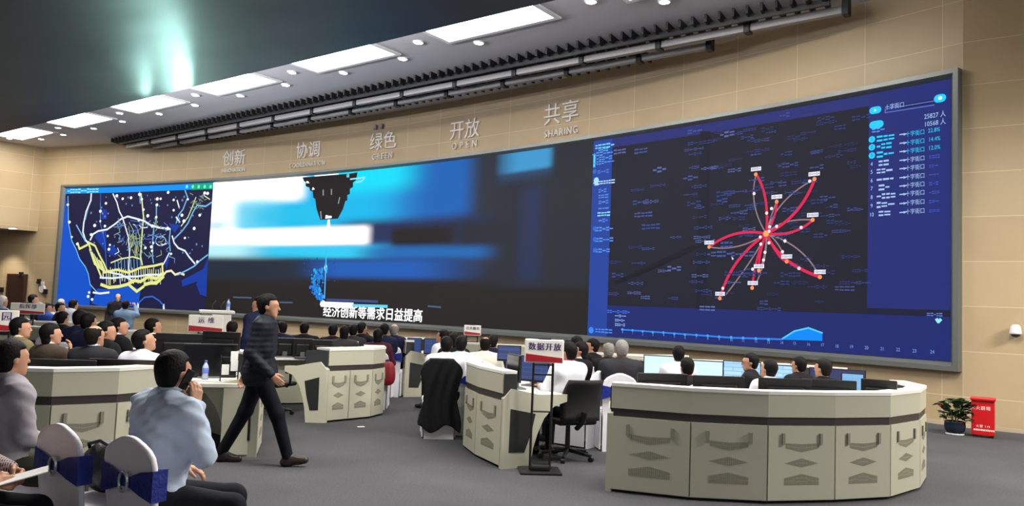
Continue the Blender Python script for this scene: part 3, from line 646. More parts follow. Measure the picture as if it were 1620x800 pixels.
def console(name_loc, pts, label, ends=(1, 1), end_dir=None, depth=.75, doors=True, top=.99, cap=.16, group='curved operator consoles'):
    """pts: plan points of the outer foot, run so that the inside lies to the LEFT of the run"""
    P = [Vector(p) for p in pts]; c = sum(P, Vector((0, 0))) / len(P)
    t = empty('operator_console', (c.x, c.y, 0), 0, label, 'console', group)
    Q = [p - c for p in P]
    mb = MB(); shell(mb, Q, .02, .36, .02, .70); mb.build('cabinet', CR, t)
    mb = MB(); shell(mb, Q, .012, .10, .69, .765); mb.build('trim_band', BAND, t)
    up = MB(); n = len(Q)
    shell(up, Q, 0, .035, .76, top - .02); up.build('upper_panel', CR, t)
    mb = MB(); shell(mb, Q, .06, cap, .74, top - .03); mb.build('monitor_shelf_back', DARKIN, t)
    mb = MB(); shell(mb, Q, -.006, cap, top - .03, top); mb.build('top_ledge', CRW, t)
    mb = MB(); shell(mb, Q, cap, depth, .705, .74); mb.build('worktop', CRW, t)
    if doors:
        for i in range(n - 1):
            a, b = Q[i], Q[i + 1]; L = (b - a).length; u = (b - a) / L; nrm = Vector((u.y, -u.x))
            f = lambda x, z, o, a=a, u=u, nrm=nrm: Vector((*(a + u * x + nrm * o), z))
            d = MB(); g = .006
            d.prism([(g, .03), (L - g, .03), (L - g, .685), (g, .685)], -.02, .004, 0, f); dd = d.build('cabinet_door', CR, t)
            s = L / .70; cx = L / 2
            def slots(poly, nm):
                """perforated field: upright slots clipped to the outline"""
                xs = [p[0] for p in poly]; x = min(xs); vb = MB()
                while x < max(xs) - .004:
                    xm = x + .006; zs = []
                    for k in range(len(poly)):
                        (x0, z0), (x1, z1) = poly[k], poly[(k + 1) % len(poly)]
                        if (x0 - xm) * (x1 - xm) < 0: zs.append(z0 + (z1 - z0) * (xm - x0) / (x1 - x0))
                    if len(zs) >= 2:
                        z0, z1 = min(zs), max(zs); k = max(1, round((z1 - z0) / .035)); h = (z1 - z0) / k
                        for j in range(k): vb.prism([(x, z0 + j * h + .003), (x + .0125 * s, z0 + j * h + .003), (x + .0125 * s, z0 + (j + 1) * h - .001), (x, z0 + (j + 1) * h - .001)], .002, .006, 0, f)
                    x += .0165 * s
                if vb.v: vb.build(nm, VENT, dd)
            slots([(cx - .185 * s, .535), (cx - .17 * s, .485), (cx, .45), (cx + .17 * s, .485), (cx + .185 * s, .535), (cx, .525)], 'vent')
            slots([(cx - .18 * s, .355), (cx, .315), (cx + .18 * s, .355), (cx, .40)], 'vent')
            slots([(cx - .18 * s, .16), (cx + .18 * s, .16), (cx + .18 * s, .225), (cx, .262), (cx - .18 * s, .225)], 'vent')
            for sx in (-1, 1):
                h = MB(); x = cx + sx * .195 * s
                h.prism([(x - .013, .52), (x + .013, .52), (x + .013, .62), (x - .013, .62)], .002, .02, 0, f); h.build('handle', VENT, dd)
    # end panels: parapet, shoulder, worktop line, knee arch, dark inset
    prof = [(0, 0), (0, .71), (.09, .81), (.20, .79), (.42, .745), (depth, .745), (depth, .67), (depth * .80, .625), (depth * .64, .50), (depth * .54, .34), (depth * .48, .19), (depth * .44, 0)]
    ins = [(.085, .605), (depth * .50, .55), (depth * .44, .35), (depth * .345, .16), (.08, .165)]
    for e, on in zip((0, 1), ends):
        if not on: continue
        i = 0 if e == 0 else n - 1; a = Q[i]; b = Q[1] if e == 0 else Q[n - 2]
        u = (a - b).normalized(); inn = offset_poly(Q, 1.0)[i] - a; inn.normalize()
        if end_dir and e == end_dir[0]: inn = Vector(end_dir[1]).normalized()
        f = lambda x, z, o, a=a, u=u, inn=inn: Vector((*(a + inn * x + u * o), z))
        mb = MB(); mb.prism(prof, -.02, .035, 0, f); ep = mb.build('end_panel', CR, t)
        mb = MB(); mb.prism(ins, .034, .039, 0, f); mb.build('dark_inset', INSET, ep)
        mb = MB(); mb.prism([(.012, .745), (cap, .745), (cap, top - .032), (.012, top - .032)], -.01, .012, 0, f); mb.build('shelf_end_cap', DARKIN, t)
    return t
rev = lambda l: l
cA = console('A', [(.974, 7.236), (1.662, 7.021), (2.346, 6.996), (3.009, 7.147), (3.618, 7.361), (4.141, 7.825), (4.50, 8.38), (4.55, 8.95)], 'large curved cream console nearest the camera on the right, with six vented doors')
cE = console('E', [(-.47, 9.75), (-.48, 9.15), (-.32, 8.62), (-.04, 8.04)], 'cream console behind the black sign stand, its dark inset end facing the camera')
cD = console('D', [(-2.41, 10.54), (-2.17, 10.81), (-1.91, 11.10), (-1.80, 11.48), (-1.90, 11.9)], 'cream console in the middle with a white arched end, right of the walking man', end_dir=(0, (-.99, -.08)), depth=.55, cap=.30)
cF = console('F', [(-1.75, 15.2), (-2.05, 14.75), (-2.06, 14.25), (-1.81, 13.75)], 'small distant cream console past the maroon-clad man, dark inset in its end')
cH = console('H', [(-2.56, 8.15), (-2.72, 8.80), (-3.02, 9.40), (-3.48, 9.85), (-4.05, 10.1)], 'cream console behind the walking man, carrying big black monitors', end_dir=(0, (-.99, .12)))
cC = console('C', [(-5.75, 6.85), (-5.05, 6.50), (-4.35, 6.36), (-3.75, 6.47), (-3.36, 6.78), (-3.12, 7.25)], 'cream console at the left behind the seated men in pale shirts')
# far consoles, mostly behind people
cJ = console('J', [(1.35, 10.9), (1.75, 10.7), (2.35, 10.62), (2.95, 10.72)], 'far cream console carrying bright monitors, beyond the grey-haired men', ends=(1, 1), doors=False, depth=.65) if False else None
def far_console(pts, label, ends=(1, 1)): return console('', pts, label, ends, depth=.62, doors=True)
far_console([(-11.6, 15.4), (-10.4, 15.3), (-9.2, 15.6), (-8.3, 16.2)], 'far cream console at the left, in front of the man photographing the screen')
far_console([(-8.35, 13.4), (-7.6, 13.1), (-6.8, 13.2), (-6.1, 13.6)], 'cream console with microphones behind the bowed man in white')
far_console([(-.95, 13.9), (-.2, 13.6), (.6, 13.65)], 'far white-topped console under the small distant sign')
far_console([(1.0, 12.3), (1.6, 12.1), (2.3, 12.15), (2.9, 12.5)], 'far cream console beyond the two grey-haired men')
far_console([(4.75, 10.9), (4.2, 11.35), (3.4, 11.55), (2.6, 11.5), (1.9, 11.2)], 'far curved console carrying the bright lit monitors, seen from inside')

far_console([(-2.45, 12.75), (-3.1, 12.72), (-3.75, 12.45), (-4.3, 11.95)], 'far curved console between the walking man and the middle console, seen from inside')
# ------------------------------------------------------------------ monitors and desk things
MBK = mat('monitor_black', (20, 20, 22), .38); MBE = mat('monitor_bezel', (14, 14, 16), .3); GRY = mat('plastic_grey', (96, 98, 100), .45)
def mon(loc, facing, label, w=.56, h=.335, z=.74, bottom=None, screen=None, group='computer monitors', stand=True):
    """facing: yaw of the direction the screen looks to (0 = +y). z: table height"""
    t = empty('monitor', (loc[0], loc[1], z), facing, label, 'monitor', group)
    b = .13 if bottom is None else bottom
    m = MB(); m.box((0, -.018, b + h / 2), (w, .03, h), bevel=.006); m.box((0, -.038, b + h * .45), (w * .7, .03, h * .55), bevel=.012)
    m.box((0, -.034, b + h * .80), (w * .9, .01, .012)); m.build('housing', MBK, t)
    s = MB(); s.box((0, -.001, b + h / 2 + .006), (w - .026, .006, h - .04))
    sm_ = screen or mat('screen_off', (12, 13, 16), .18); s.build('screen', sm_, t)
    if stand:
        k = MB(); k.box((0, -.06, (b + h * .35) / 2), (.07, .022, b + h * .35), bevel=.004); k.build('stand_neck', GRY, t)
        k = MB(); k.box((0, -.04, .008), (.24, .18, .016), bevel=.006); k.build('stand_base', GRY, t)
    return t
def lit(name, base, marks, k=1.0):
    """a lit desktop: two-tone emission by brick and gradient nodes"""
    m = bpy.data.materials.new(name); m.use_nodes = True; nt = m.node_tree; b = nt.nodes['Principled BSDF']
    tc = nt.nodes.new('ShaderNodeTexCoord'); br = nt.nodes.new('ShaderNodeTexBrick'); br.inputs['Scale'].default_value = 6; br.inputs['Row Height'].default_value = .32; br.inputs['Brick Width'].default_value = 1.4; br.inputs['Mortar Size'].default_value = .03
    mp = nt.nodes.new('ShaderNodeMapping'); mp.inputs['Rotation'].default_value = (PI / 2, 0, 0)
    nt.links.new(tc.outputs['Object'], mp.inputs[0]); nt.links.new(mp.outputs[0], br.inputs['Vector'])
    br.inputs['Color1'].default_value = lin(base) + (1,); br.inputs['Color2'].default_value = lin(tuple((a + c) / 2 for a, c in zip(base, marks))) + (1,); br.inputs['Mortar'].default_value = lin(marks) + (1,)
    b.inputs['Base Color'].default_value = (.02, .02, .02, 1); nt.links.new(br.outputs['Color'], b.inputs['Emission Color']); b.inputs['Emission Strength'].default_value = k
    return m
BRIGHT = lit('screen_bright', (214, 240, 246), (200, 232, 240), 1.15); BROW = lit('screen_browser', (205, 232, 246), (120, 185, 235), 1.1); BLUE = lit('screen_blue', (22, 46, 112), (44, 84, 150), .8); NAVY = lit('screen_navy', (30, 44, 110), (26, 36, 90), .9); SKY = lit('screen_sky', (130, 190, 235), (120, 180, 230), 1.0)
def at(x, Y): return ((x - 810) / CAM_F * Y + (0 if True else 0), Y)
def plan(x, y, z): p = pz(x, y, z); return (p.x, p.y)
away = lambda p: math.atan2(-p[0], p[1])                               # yaw that looks straight away from the camera
# console A: backs of black monitors turned to the camera
for px, py2, yaw_, lab in ((1047, 590, .2, 'black monitor back, leftmost on the near right console'), (1136, 594, .1, 'black monitor back in front of the boy with black hair and red collar'), (1241, 598, -.05, 'black monitor back right of the bowed man in white'), (1311, 600, -.15, 'black monitor back below the last seated head at right'), (1391, 600, -.6, 'angled black monitor at the right end of the near right console')):
    p = plan(px, py2, 1.075); mon(p, yaw_, lab, w=.33 if px == 1391 else .50, h=.30, bottom=.035, group='black monitors on the near right console')
# bright monitors on the far right console, screens towards the camera
for (x0, x1, yt, zt, scr, lab) in ((1022, 1072, 562, 1.17, BRIGHT, 'bright white lit monitor left of the man in white at right'), (1098, 1133, 570, 1.16, BRIGHT, 'bright white lit monitor right of the man in white at right'), (1154, 1194, 571, 1.16, BROW, 'lit monitor with blue lines beside the man in glasses'), (1222, 1256, 577, 1.15, BROW, 'lit monitor between the two heads at the right'), (1283, 1366, 583, 1.15, NAVY, 'dark blue lit monitor behind the last seated head at right')):
    Y = 10.9 if x0 < 1150 else 10.6
    a, b = py(x0, yt, Y), py(x1, yt, Y); c = (a + b) / 2; wd = max(.5, (b - a).length); ht = min(.42, max(.28, c.z - .74 - .1))
    mon((c.x, Y), PI + away((c.x, Y)), lab, w=min(wd, .75), h=ht, bottom=c.z - .74 - ht, screen=scr, group='lit monitors on the far right console')
p = py(1349, 592, 8.7); mon((p.x, 8.7), PI + away((p.x, 8.7)), 'light blue lit screen between two black monitor backs at right', w=.24, h=.30, bottom=.03, screen=SKY)
# big dark monitors on console H and left of it
for px, py2, Y, w_, h_, yaw_, lab in ((290, 531, 9.6, .62, .40, .25, 'big dark monitor beside the phoning man, left of the pair'), (334, 548, 8.6, .56, .38, PI + .45, 'big dark monitor behind the small water bottle'), (352, 528, 9.5, .5, .34, -.2, 'dark monitor top below the sign with two characters')):
    q = py(px, py2, Y); mon((q.x, Y), yaw_, lab, w=w_, h=h_, bottom=q.z - .74 - h_ + .03, group='dark monitors left of the walking man')
# D's operators: monitors seen edge-on between the walking man and console D
for px, py2, Y, lab in ((452, 534, 12.1, 'dark monitor just right of the walking man'), (480, 535, 12.1, 'dark monitor in front of the man in a black suit'), (510, 537, 12.05, 'dark monitor against the left end of the middle console')):
    q = py(px, py2, Y); mon((q.x, Y), .25, lab, w=.30, h=.32, bottom=q.z - .74 - .32, group='dark monitors beside the middle console')
for px, py2, Y, scr, lab in ((656, 534, 13.9, BLUE, 'lit blue monitor, left of two on the distant middle console'), (683, 535, 13.6, BLUE, 'lit blue monitor beside the leaning man in white')):
    q = py(px, py2, Y); mon((q.x, Y), PI + .1, lab, w=.26, h=.28, bottom=q.z - .74 - .28, screen=scr, group='blue monitors on the distant middle console')
for px, py2, Y, scr, yaw_, lab in ((812, 560, 8.75, None, 1.9, 'black monitor back on the console behind the black sign stand'), (843, 569, 9.1, BLUE, PI - .5, 'dark blue lit monitor behind the sign reading 数据开放'), (806, 546, 9.75, BLUE, PI, 'blue lit monitor seen left of the sign reading 数据开放')):
    sz = (.30, .2) if px == 806 else (.42, .30)
    q = py(px, py2, Y); mon((q.x, Y), yaw_, lab, w=sz[0], h=sz[1], bottom=max(.05, q.z - .74 - sz[1]), screen=scr)
for k, (px, Y, lab) in enumerate(((72, 6.85, 'black monitor top over the left console, left of two'), (195, 7.05, 'black monitor top over the left console, right of two'))):
    q = py(px + (28 if k == 0 else 0), 568, Y + .08); mon((q.x, Y + .08), .1, lab, w=.58, h=.30, bottom=q.z - .74 - .30, group='black monitors on the left console')

# small things
CUPW = mat('paper_white', (240, 240, 238), .6); CLEAR = mat('bottle_plastic', (190, 205, 225), .12, spec=.6); CAPB = mat('bottle_cap_blue', (70, 90, 190), .4)
def bottle(loc, label):
    t = empty('water_bottle', loc, 0, label, 'bottle', 'water bottles')
    m = MB(); m.lathe([(0, 0), (.031, .002), (.033, .02), (.030, .06), (.033, .10), (.031, .14), (.013, .175), (.013, .19), (0, .19)], 0, 16); m.build('bottle_body', CLEAR, t)
    m = MB(); m.lathe([(.0325, .07), (.0338, .075), (.0338, .12), (.0325, .125)], 0, 16); m.build('paper_label', mat('label_blue', (110, 130, 215), .5), t)
    m = MB(); m.lathe([(0, .205), (.015, .204), (.0155, .188), (.013, .186)], 0, 12); m.build('cap', CAPB, t)
p = pz(324, 600, .74); bottle(p, 'small water bottle on the white worktop right of the phoning man')
p = py(796, 588, 8.55); bottle((p.x, 8.55, .74), 'small water bottle on the worktop behind the black sign stand')
def paper(loc, rz, label, size=(.21, .297), tilt=0.):
    m = MB(); m.box((0, 0, .003), (*size, .005)); o = m.build('paper_sheet', CUPW); o.location = loc; o.rotation_euler = (tilt, 0, rz); tag(o, label, 'paper', 'paper sheets'); return o
p = pz(351, 594, .74); paper(p, .4, 'white paper sheet lying beside the dark monitor, right of the bottle')
p = pz(571, 675, 0); paper(p, .5, 'small white scrap of paper on the grey carpet', (.09, .05))
p = pz(470, 561, .74); paper(p, .2, 'white paper sheets on the desk right of the walking man', (.3, .2))
# desk stand with leaflets beside the monitor (350-380, 550-600)
p = pz(362, 602, .74)
t = empty('leaflet_rack', p, .5, 'black wire rack holding white leaflets beside the walking man', 'leaflet rack')
m = MB()
for x in (-.09, .09): m.tube([(x, 0, 0), (x, .02, .28)], .006); m.tube([(x, -.06, .0), (x, .06, .0)], .006)
for z in (.05, .15, .25): m.tube([(-.09, z * .07, z), (.09, z * .07, z)], .005)
m.build('wire_frame', MBK, t)
for k, (x, z) in enumerate(((-.045, .06), (.045, .10), (.04, .20))): m = MB(); m.box((x, -.012, z + .06), (.075, .006, .11)); m.build('leaflet', CUPW, t)

# ------------------------------------------------------------------ sign stands
SGW = mat('sign_white', (240, 236, 228), .5); SGR = mat('sign_red', (168, 18, 32), .5); SGT = mat('sign_purple', (66, 40, 110), .5); BLK = mat('stand_black', (22, 22, 24), .45)
def sign(loc, yaw_, top, w, h, txt, size, label, red=True, space=1.15, base=(.42, .30)):
    t = empty('sign_stand', loc, yaw_, label, 'sign', 'white and red sign stands')
    m = MB(); m.box((0, 0, .012), (*base, .024), bevel=.008); m.box((0, 0, .05), (.20, .16, .06), bevel=.02); m.build('base', BLK, t)
    for x in (-.10, .10): m = MB(); m.tube([(x, 0, .02), (x, 0, top - h * .2)], .013); m.build('pole', BLK, t)
    for z in (top - h - .12, top - h - .02, (top - h) * .55): m = MB(); m.tube([(-.10, 0, z), (.10, 0, z)], .009); m.build('crossbar', BLK, t)
    m = MB(); m.box((0, -.03, top - h / 2), (w, .03, h), bevel=.012); bd = m.build('sign_board', SGW, t)
    m = MB(); z0, z1 = top - h + .012, top - h * .62
    m.prism([(-w / 2 + .012, z0), (w / 2 - .012, z0), (w / 2 - .012, z0 + (z1 - z0) * .55), (-w / 2 + .012, z1)], -.0495, -.046, 0, lambda u, v, q: (u, q, v)); m.build('red_stripe', SGR, bd)
    if txt:
        v, f = text_polys(txt, size, space); m = MB()
        for k, d in enumerate((0, .006)): m.add([(a + d, -.0475 - .0006 * k, top - h * .33 + b) for a, b, c in v], f)
        m.build('lettering', SGT, bd)
    m = MB(); m.box((0, -.025, top + .006), (w * .34, .035, .014), bevel=.004); m.build('top_clip', BLK, t)
    return t
p = pz(853, 744, 0); sign((p.x, p.y - .06, 0), away(p) * .6 + .1, 1.335, .40, .24, '数据开放', .080, 'sign reading 数据开放 on a tall black two-pole stand', base=(.42, .34))
p = py(325, 522, 12.4); sign((p.x, 12.4, 0), .38, py(325, 498, 12.4).z, .52, .27, '运 维', .10, 'white sign with two purple characters, in front of the white lectern')
p = py(747, 530, 14.5); sign((p.x, 14.5, 0), .1, py(747, 514, 14.5).z, .315, .19, '公共服务', .06, 'smallest distant sign with a red stripe, below the dark screen centre')
p = py(0, 520, 9.9); sign((p.x, 9.9, 0), .45, py(10, 490, 9.9).z, .40, .27, '公园', .12, 'white sign cut by the left photo edge, red stripe below')
p = py(44, 490, 14.7); sign((p.x, 14.7, 0), .45, py(44, 479, 14.7).z, .56, .21, '指挥部', .09, 'far white sign with a red stripe below the dark door')

# white lectern with gooseneck microphones
q = py(342, 505, 13.2); t = empty('lectern', (q.x, 13.2, 0), .4, 'white lectern with microphones behind the two-character sign', 'lectern')
zt = py(342, 491, 13.2).z
m = MB(); m.box((0, 0, (zt - .05) / 2), (.46, .40, zt - .05), bevel=.015); m.build('body', CRW, t)
m = MB(); m.box((0, 0, zt - .02), (.56, .48, .05), bevel=.012); m.build('top', CRW, t)
for x in (-.07, .07):
    m = MB(); m.tube([(x, .1, zt), (x, .08, zt + .10), (x + .04, -.04, zt + .16), (x + .05, -.08, zt + .165)], .006); g = m.build('microphone', BLK, t)
bottle((q.x + .17, 13.25, zt + .006), 'tiny water bottle on top of the white lectern')

# ------------------------------------------------------------------ chairs
CLO = mat('chair_cover_white', (232, 230, 236), .75, bump=(18, .15)); SASH = mat('sash_blue', (22, 40, 128), .4, bump=(30, .3)); RING = mat('sash_ring', (200, 204, 212), .25, .6)
def back_outline():
    """front view half outline of the cover back: straight sides, rounded shoulders, crowned top"""
    r = [(.185, 0), (.190, .46), (.200, .64), (.205, .74), (.203, .80), (.191, .842), (.160, .875), (.115, .900), (.06, .922), (.03, .930), (0, .932)]
    return [(-x, z) for x, z in r] + [(x, z) for x, z in r[-2::-1]]
def make_cover_chair():
    t = empty('banquet_chair', (0, 0, 0))
    o = back_outline(); n = len(o)
    V = []; F = []
    lay = [(-.236, .96), (-.243, .99), (-.213, .99), (-.206, .96)]
    for y, s in lay:
        for x, z in o: V.append((x * s, y - .05 * max(0, z - .45) / .5, z * (s if z > .5 else 1)))
    for k in range(3):
        for i in range(n - 1): F.append((k * n + i, k * n + i + 1, (k + 1) * n + i + 1, (k + 1) * n + i))
    F.append(tuple(range(n))[::-1][::1]); F.append(tuple(range(3 * n, 4 * n))[::-1])
    m = MB(); m.add(V, F[:-2], 0, None, True); m.add(V, F[-2:], 0); ob = m.build('back_cover', CLO, t)
    m = MB(); m.box((0, .02, .445), (.43, .46, .07), bevel=.03); m.build('seat', CLO, t)
    m = MB()
    for s, y0, y1 in ((1, -.20, .235), (-1, -.20, .235)): m.prism([(y0, .02), (y1 + .02, .02), (y1, .43), (y0, .43)], .195, .208, 0, lambda u, v, q, s=s: (s * q, u, v))
    m.prism([(-.215, .02), (.215, .02), (.205, .43), (-.205, .43)], .235, .25, 0, lambda u, v, q: (u, q, v)); m.build('skirt', CLO, t)
    m = MB()                                                            # sash, narrow at the ring and wide at the sides
    pts = [(-.212, .62, .775), (-.12, .645, .76), (-.03, .675, .725), (.03, .675, .725), (.12, .645, .76), (.212, .62, .775)]
    V = []; F = []
    for y in (-.262, -.178):
        for x, a, b in pts:
            yy = y - .05 * (.63 - .45) / .5 - (.006 if y < -.2 and abs(x) < .2 else 0); V += [(x, yy, a), (x, yy, b)]
    k = len(pts)
    for h in range(2):
        for i in range(k - 1): q = (h * 2 * k + 2 * i, h * 2 * k + 2 * i + 2, h * 2 * k + 2 * i + 3, h * 2 * k + 2 * i + 1); F.append(q if h == 0 else q[::-1])
    F += [(0, 1, 2 * k + 1, 2 * k), (2 * k - 2, 4 * k - 2, 4 * k - 1, 2 * k - 1)]
    m.add(V, F); sa = m.build('sash', SASH, t)
    m = MB(); m.tube([(.034 * math.cos(a), -.296, .70 + .048 * math.sin(a)) for a in [i * PI / 10 for i in range(21)]], .008, 0, 8, False); m.build('ring', RING, sa)
    return t
CHAIR0 = make_cover_chair(); _chair_used = []
def chair(x, y, yaw_, label, z=0.):
    o = CHAIR0 if not _chair_used else copy_tree(CHAIR0)
    _chair_used.append(o); o.location = (x, y, z); o.rotation_euler = (0, 0, yaw_)
    return tag(o, label, 'chair', 'white covered banquet chairs')

def office_chair(x, y, yaw_, label):
    t = empty('office_chair', (x, y, 0), yaw_, label, 'office chair')
    mesh_ = mat('office_mesh_black', (24, 24, 26), .7, bump=(120, .3)); pl = mat('office_plastic', (18, 18, 20), .4)
    m = MB(); V = []; N = 8; K = 8
    for side, off in ((0, 0), (1, -.03)):
        for i in range(N + 1):
            for j in range(K + 1):
                u = -1 + 2 * i / N; v = j / K; wd = .235 - .03 * v ** 3 + .01 * math.sin(v * PI)
                V.append((u * wd, -.25 - .10 * v + .05 * math.sin(v * PI) - .045 * (1 - u * u) + off, .50 + .50 * v))
    q = (N + 1) * (K + 1); F = []
    for i in range(N):
        for j in range(K):
            a = i * (K + 1) + j; F += [(a, a + K + 1, a + K + 2, a + 1), (q + a, q + a + 1, q + a + K + 2, q + a + K + 1)]
    for i in range(N): a = i * (K + 1); F += [(a, q + a, q + a + K + 1, a + K + 1)]; a += K; F += [(a, a + K + 1, q + a + K + 1, q + a)]
    for j in range(K): F += [(j, j + 1, q + j + 1, q + j)]; a = N * (K + 1) + j; F += [(a, q + a, q + a + 1, a + 1)]
    m.add(V, F, smooth=True); m.build('backrest', mesh_, t)
    m = MB(); m.box((0, 0, .475), (.48, .47, .07), bevel=.03); m.build('seat', mesh_, t)
    m = MB(); m.tube([(0, -.2, .40), (0, -.33, .50), (0, -.36, .62)], .03); m.build('back_bracket', pl, t)
    for s in (-1, 1): m = MB(); m.tube([(s * .22, .0, .44), (s * .29, -.02, .50), (s * .29, -.02, .66)], .018); m.box((s * .29, .02, .675), (.07, .26, .03), bevel=.012); m.build('armrest', pl, t)
    m = MB(); m.tube([(0, 0, .09), (0, 0, .44)], [.03, .025]); m.build('gas_column', pl, t)
    for k in range(5):
        a = k * 2 * PI / 5 + .3; e = (.29 * math.cos(a), .29 * math.sin(a), .07)
        m = MB(); m.tube([(0, 0, .11), e], [.026, .018]); L = m.build('leg', pl, t)
        m = MB(); m.tube([(e[0] - .02 * math.sin(a), e[1] + .02 * math.cos(a), .03), (e[0] + .02 * math.sin(a), e[1] - .02 * math.cos(a), .03)], .03, 0, 14); m.build('caster', pl, L)
    t.scale = (1, 1, .9)
    return t

# ------------------------------------------------------------------ by the right wall: plant, red box, dome camera; far left wall fittings
p = pz(1515, 686, 0); t = empty('potted_plant', (p.x - .1, p.y - .10, 0), 0, 'leafy green plant in a dark blue pot beside the red box', 'potted plant')
m = MB(); m.lathe([(0, .0), (.12, .0), (.13, .015), (.12, .03)], 0, 24); m.build('saucer', mat('saucer_pale', (190, 190, 185), .5), t)
m = MB(); m.lathe([(.09, .02), (.135, .07), (.145, .13), (.14, .19), (.15, .20), (.13, .205), (.12, .17), (0, .17)], 0, 24); m.build('pot', mat('pot_blue', (26, 34, 52), .25), t)
GL = mat('leaf_green', (44, 66, 36), .5, noise=(6, .5)); rb = random.Random(4)
m = MB()
for k in range(95):
    a = rb.uniform(0, 2 * PI); r = rb.uniform(.03, .24); z = rb.uniform(.26, .54) - r * .25; c = Vector((r * math.cos(a), r * math.sin(a), z)); L = rb.uniform(.11, .18)
    d = Vector((math.cos(a), math.sin(a), rb.uniform(-.3, .8))).normalized(); sd = d.cross(Vector((0, 0, 1))).normalized() * L * .28; up_ = sd.cross(d).normalized() * L * .1
    m.add([c - d * L * .5, c - d * .1 * L + sd + up_, c + d * .25 * L + sd * .8 + up_, c + d * .55 * L - up_, c + d * .25 * L - sd * .8 + up_, c - d * .1 * L - sd + up_, c], [(0, 6, 1), (1, 6, 2), (2, 6, 3), (3, 6, 4), (4, 6, 5), (5, 6, 0)], smooth=True)
m.build('foliage', GL, t)
m = MB()
for k in range(7): a = k * .9; m.tube([(.02 * math.cos(a), .02 * math.sin(a), .17), (.07 * math.cos(a), .07 * math.sin(a), .30), (.13 * math.cos(a), .13 * math.sin(a), .42)], .006, 0, 6)
m.build('stem', mat('stem_green', (70, 84, 44), .6), t)
m = MB(); m.add([(-.24, 0, .46), (-.20, .03, .44), (-.17, 0, .40), (-.21, -.03, .43)], [(0, 1, 2, 3)]); m.box((-.205, 0, .43), (.05, .03, .02)); m.build('red_leaf', mat('leaf_red', (170, 40, 50), .5), t)

p0, p1 = pz(1541, 690, 0), pz(1578, 694, 0); c = (p0 + p1) / 2; yw = math.atan2(p1.y - p0.y, p1.x - p0.x)
t = empty('fire_equipment_box', (c.x, c.y + .06, 0), yw, 'red metal fire equipment box standing on the floor by the right wall', 'fire box')
RD = mat('fire_red', (196, 14, 22), .35); W_ = (p1 - p0).length; H_ = 1.65 - (.0) ; H_ = .545
m = MB(); m.box((0, 0, H_ / 2 + .02), (W_, .20, H_ - .03), bevel=.008); m.build('body', RD, t)
m = MB(); m.box((0, -.012, H_ + .018), (W_ + .03, .235, .045), bevel=.012); m.build('lid', RD, t)
for x in (-1, 1): m = MB(); m.box((x * (W_ / 2 - .04), 0, .012), (.05, .16, .024)); m.build('foot', BLK, t)
m = MB()
for s_, z, sz in (('灭火器箱', .43, .062), ('火警 119', .165, .045)):
    v, f = text_polys(s_, sz, 1.1); m.add([(a - (.03 if z > .3 else 0), -.1015, z + b) for a, b, cc in v], f)
rb = random.Random(2); x = -.12
while x < .13: k = rb.uniform(.01, .025); m.add([(x, -.1015, .10), (x + k, -.1015, .10), (x + k, -.1015, .125), (x, -.1015, .125)], [(0, 1, 2, 3)]); x += k + .006
m.build('lettering', mat('white_print', (245, 220, 215), .5), t)
# dome camera on the right wall
d = ray(1607, 522); P0 = Vector((cR[0], cR[1], 0)); n2 = Vector((dR[1], -dR[0])); tt = (n2.x * P0.x + n2.y * P0.y) / (n2.x * d[0] + n2.y * d[1]); q = Vector(C_O + d * tt)
nn = Vector((dR[1], -dR[0], 0)); nn = nn if nn.y < 0 else -nn
t = empty('dome_camera', q + nn * .0, 0, 'white dome security camera on the right wall', 'security camera')
WP = mat('white_plastic', (226, 222, 226), .35)
m = MB(); m.tube([(0, 0, -.02), tuple(nn * .10 + Vector((0, 0, -.02)))], .04); m.build('wall_arm', WP, t)
c0 = nn * .11
m = MB(); m.lathe([(0, .09), (.045, .085), (.07, .05), (.085, -.04), (.088, -.06), (.07, -.065), (0, -.065)], 0, 20, tuple(c0)); m.build('housing', WP, t)
m = MB(); m.lathe([(.068, -.066), (.06, -.09), (.035, -.11), (0, -.118)], 0, 20, tuple(c0)); m.build('dome', mat('smoked_dome', (60, 56, 62), .1), t)
# fittings beside the far left door
def wall_fit(px, z0, draw, name, label, cat):
    th_, z_ = hit(*px); o = empty(name, arc(th_, z_, .0), math.radians(th_) + PI / 2, label, cat); draw(o); return o
def alarm(o):
    m = MB(); m.tube([(0, 0, 0), (0, .07, 0)], [.17, .15], 0, 20); m.build('bell', WP, o); m = MB(); m.box((.02, .02, .24), (.16, .06, .14), bevel=.01); m.build('strobe', WP, o)
wall_fit((68, 457), 0, alarm, 'alarm_sounder', 'round white alarm sounder on the wall left of the video wall', 'alarm')
def smallbox(o):
    m = MB(); m.box((0, .05, 0), (.16, .1, .2), bevel=.01); m.build('box_body', MBK, o); m = MB(); m.tube([(0, .1, -.02), (0, .16, -.06)], .03); m.build('lens', MBK, o)
wall_fit((63.5, 445), 0, smallbox, 'wall_sensor', 'small dark sensor above the round white alarm', 'sensor')
wall_fit((73.5, 461), 0, smallbox, 'wall_phone', 'small dark wall handset right of the round white alarm', 'handset')
wall_fit((35, 434), 0, smallbox, 'door_sensor', 'small dark unit above the dark door', 'sensor')
wall_fit((4, 458), 0, smallbox, 'wall_device', 'dark device on the recess wall left of the dark door', 'device')
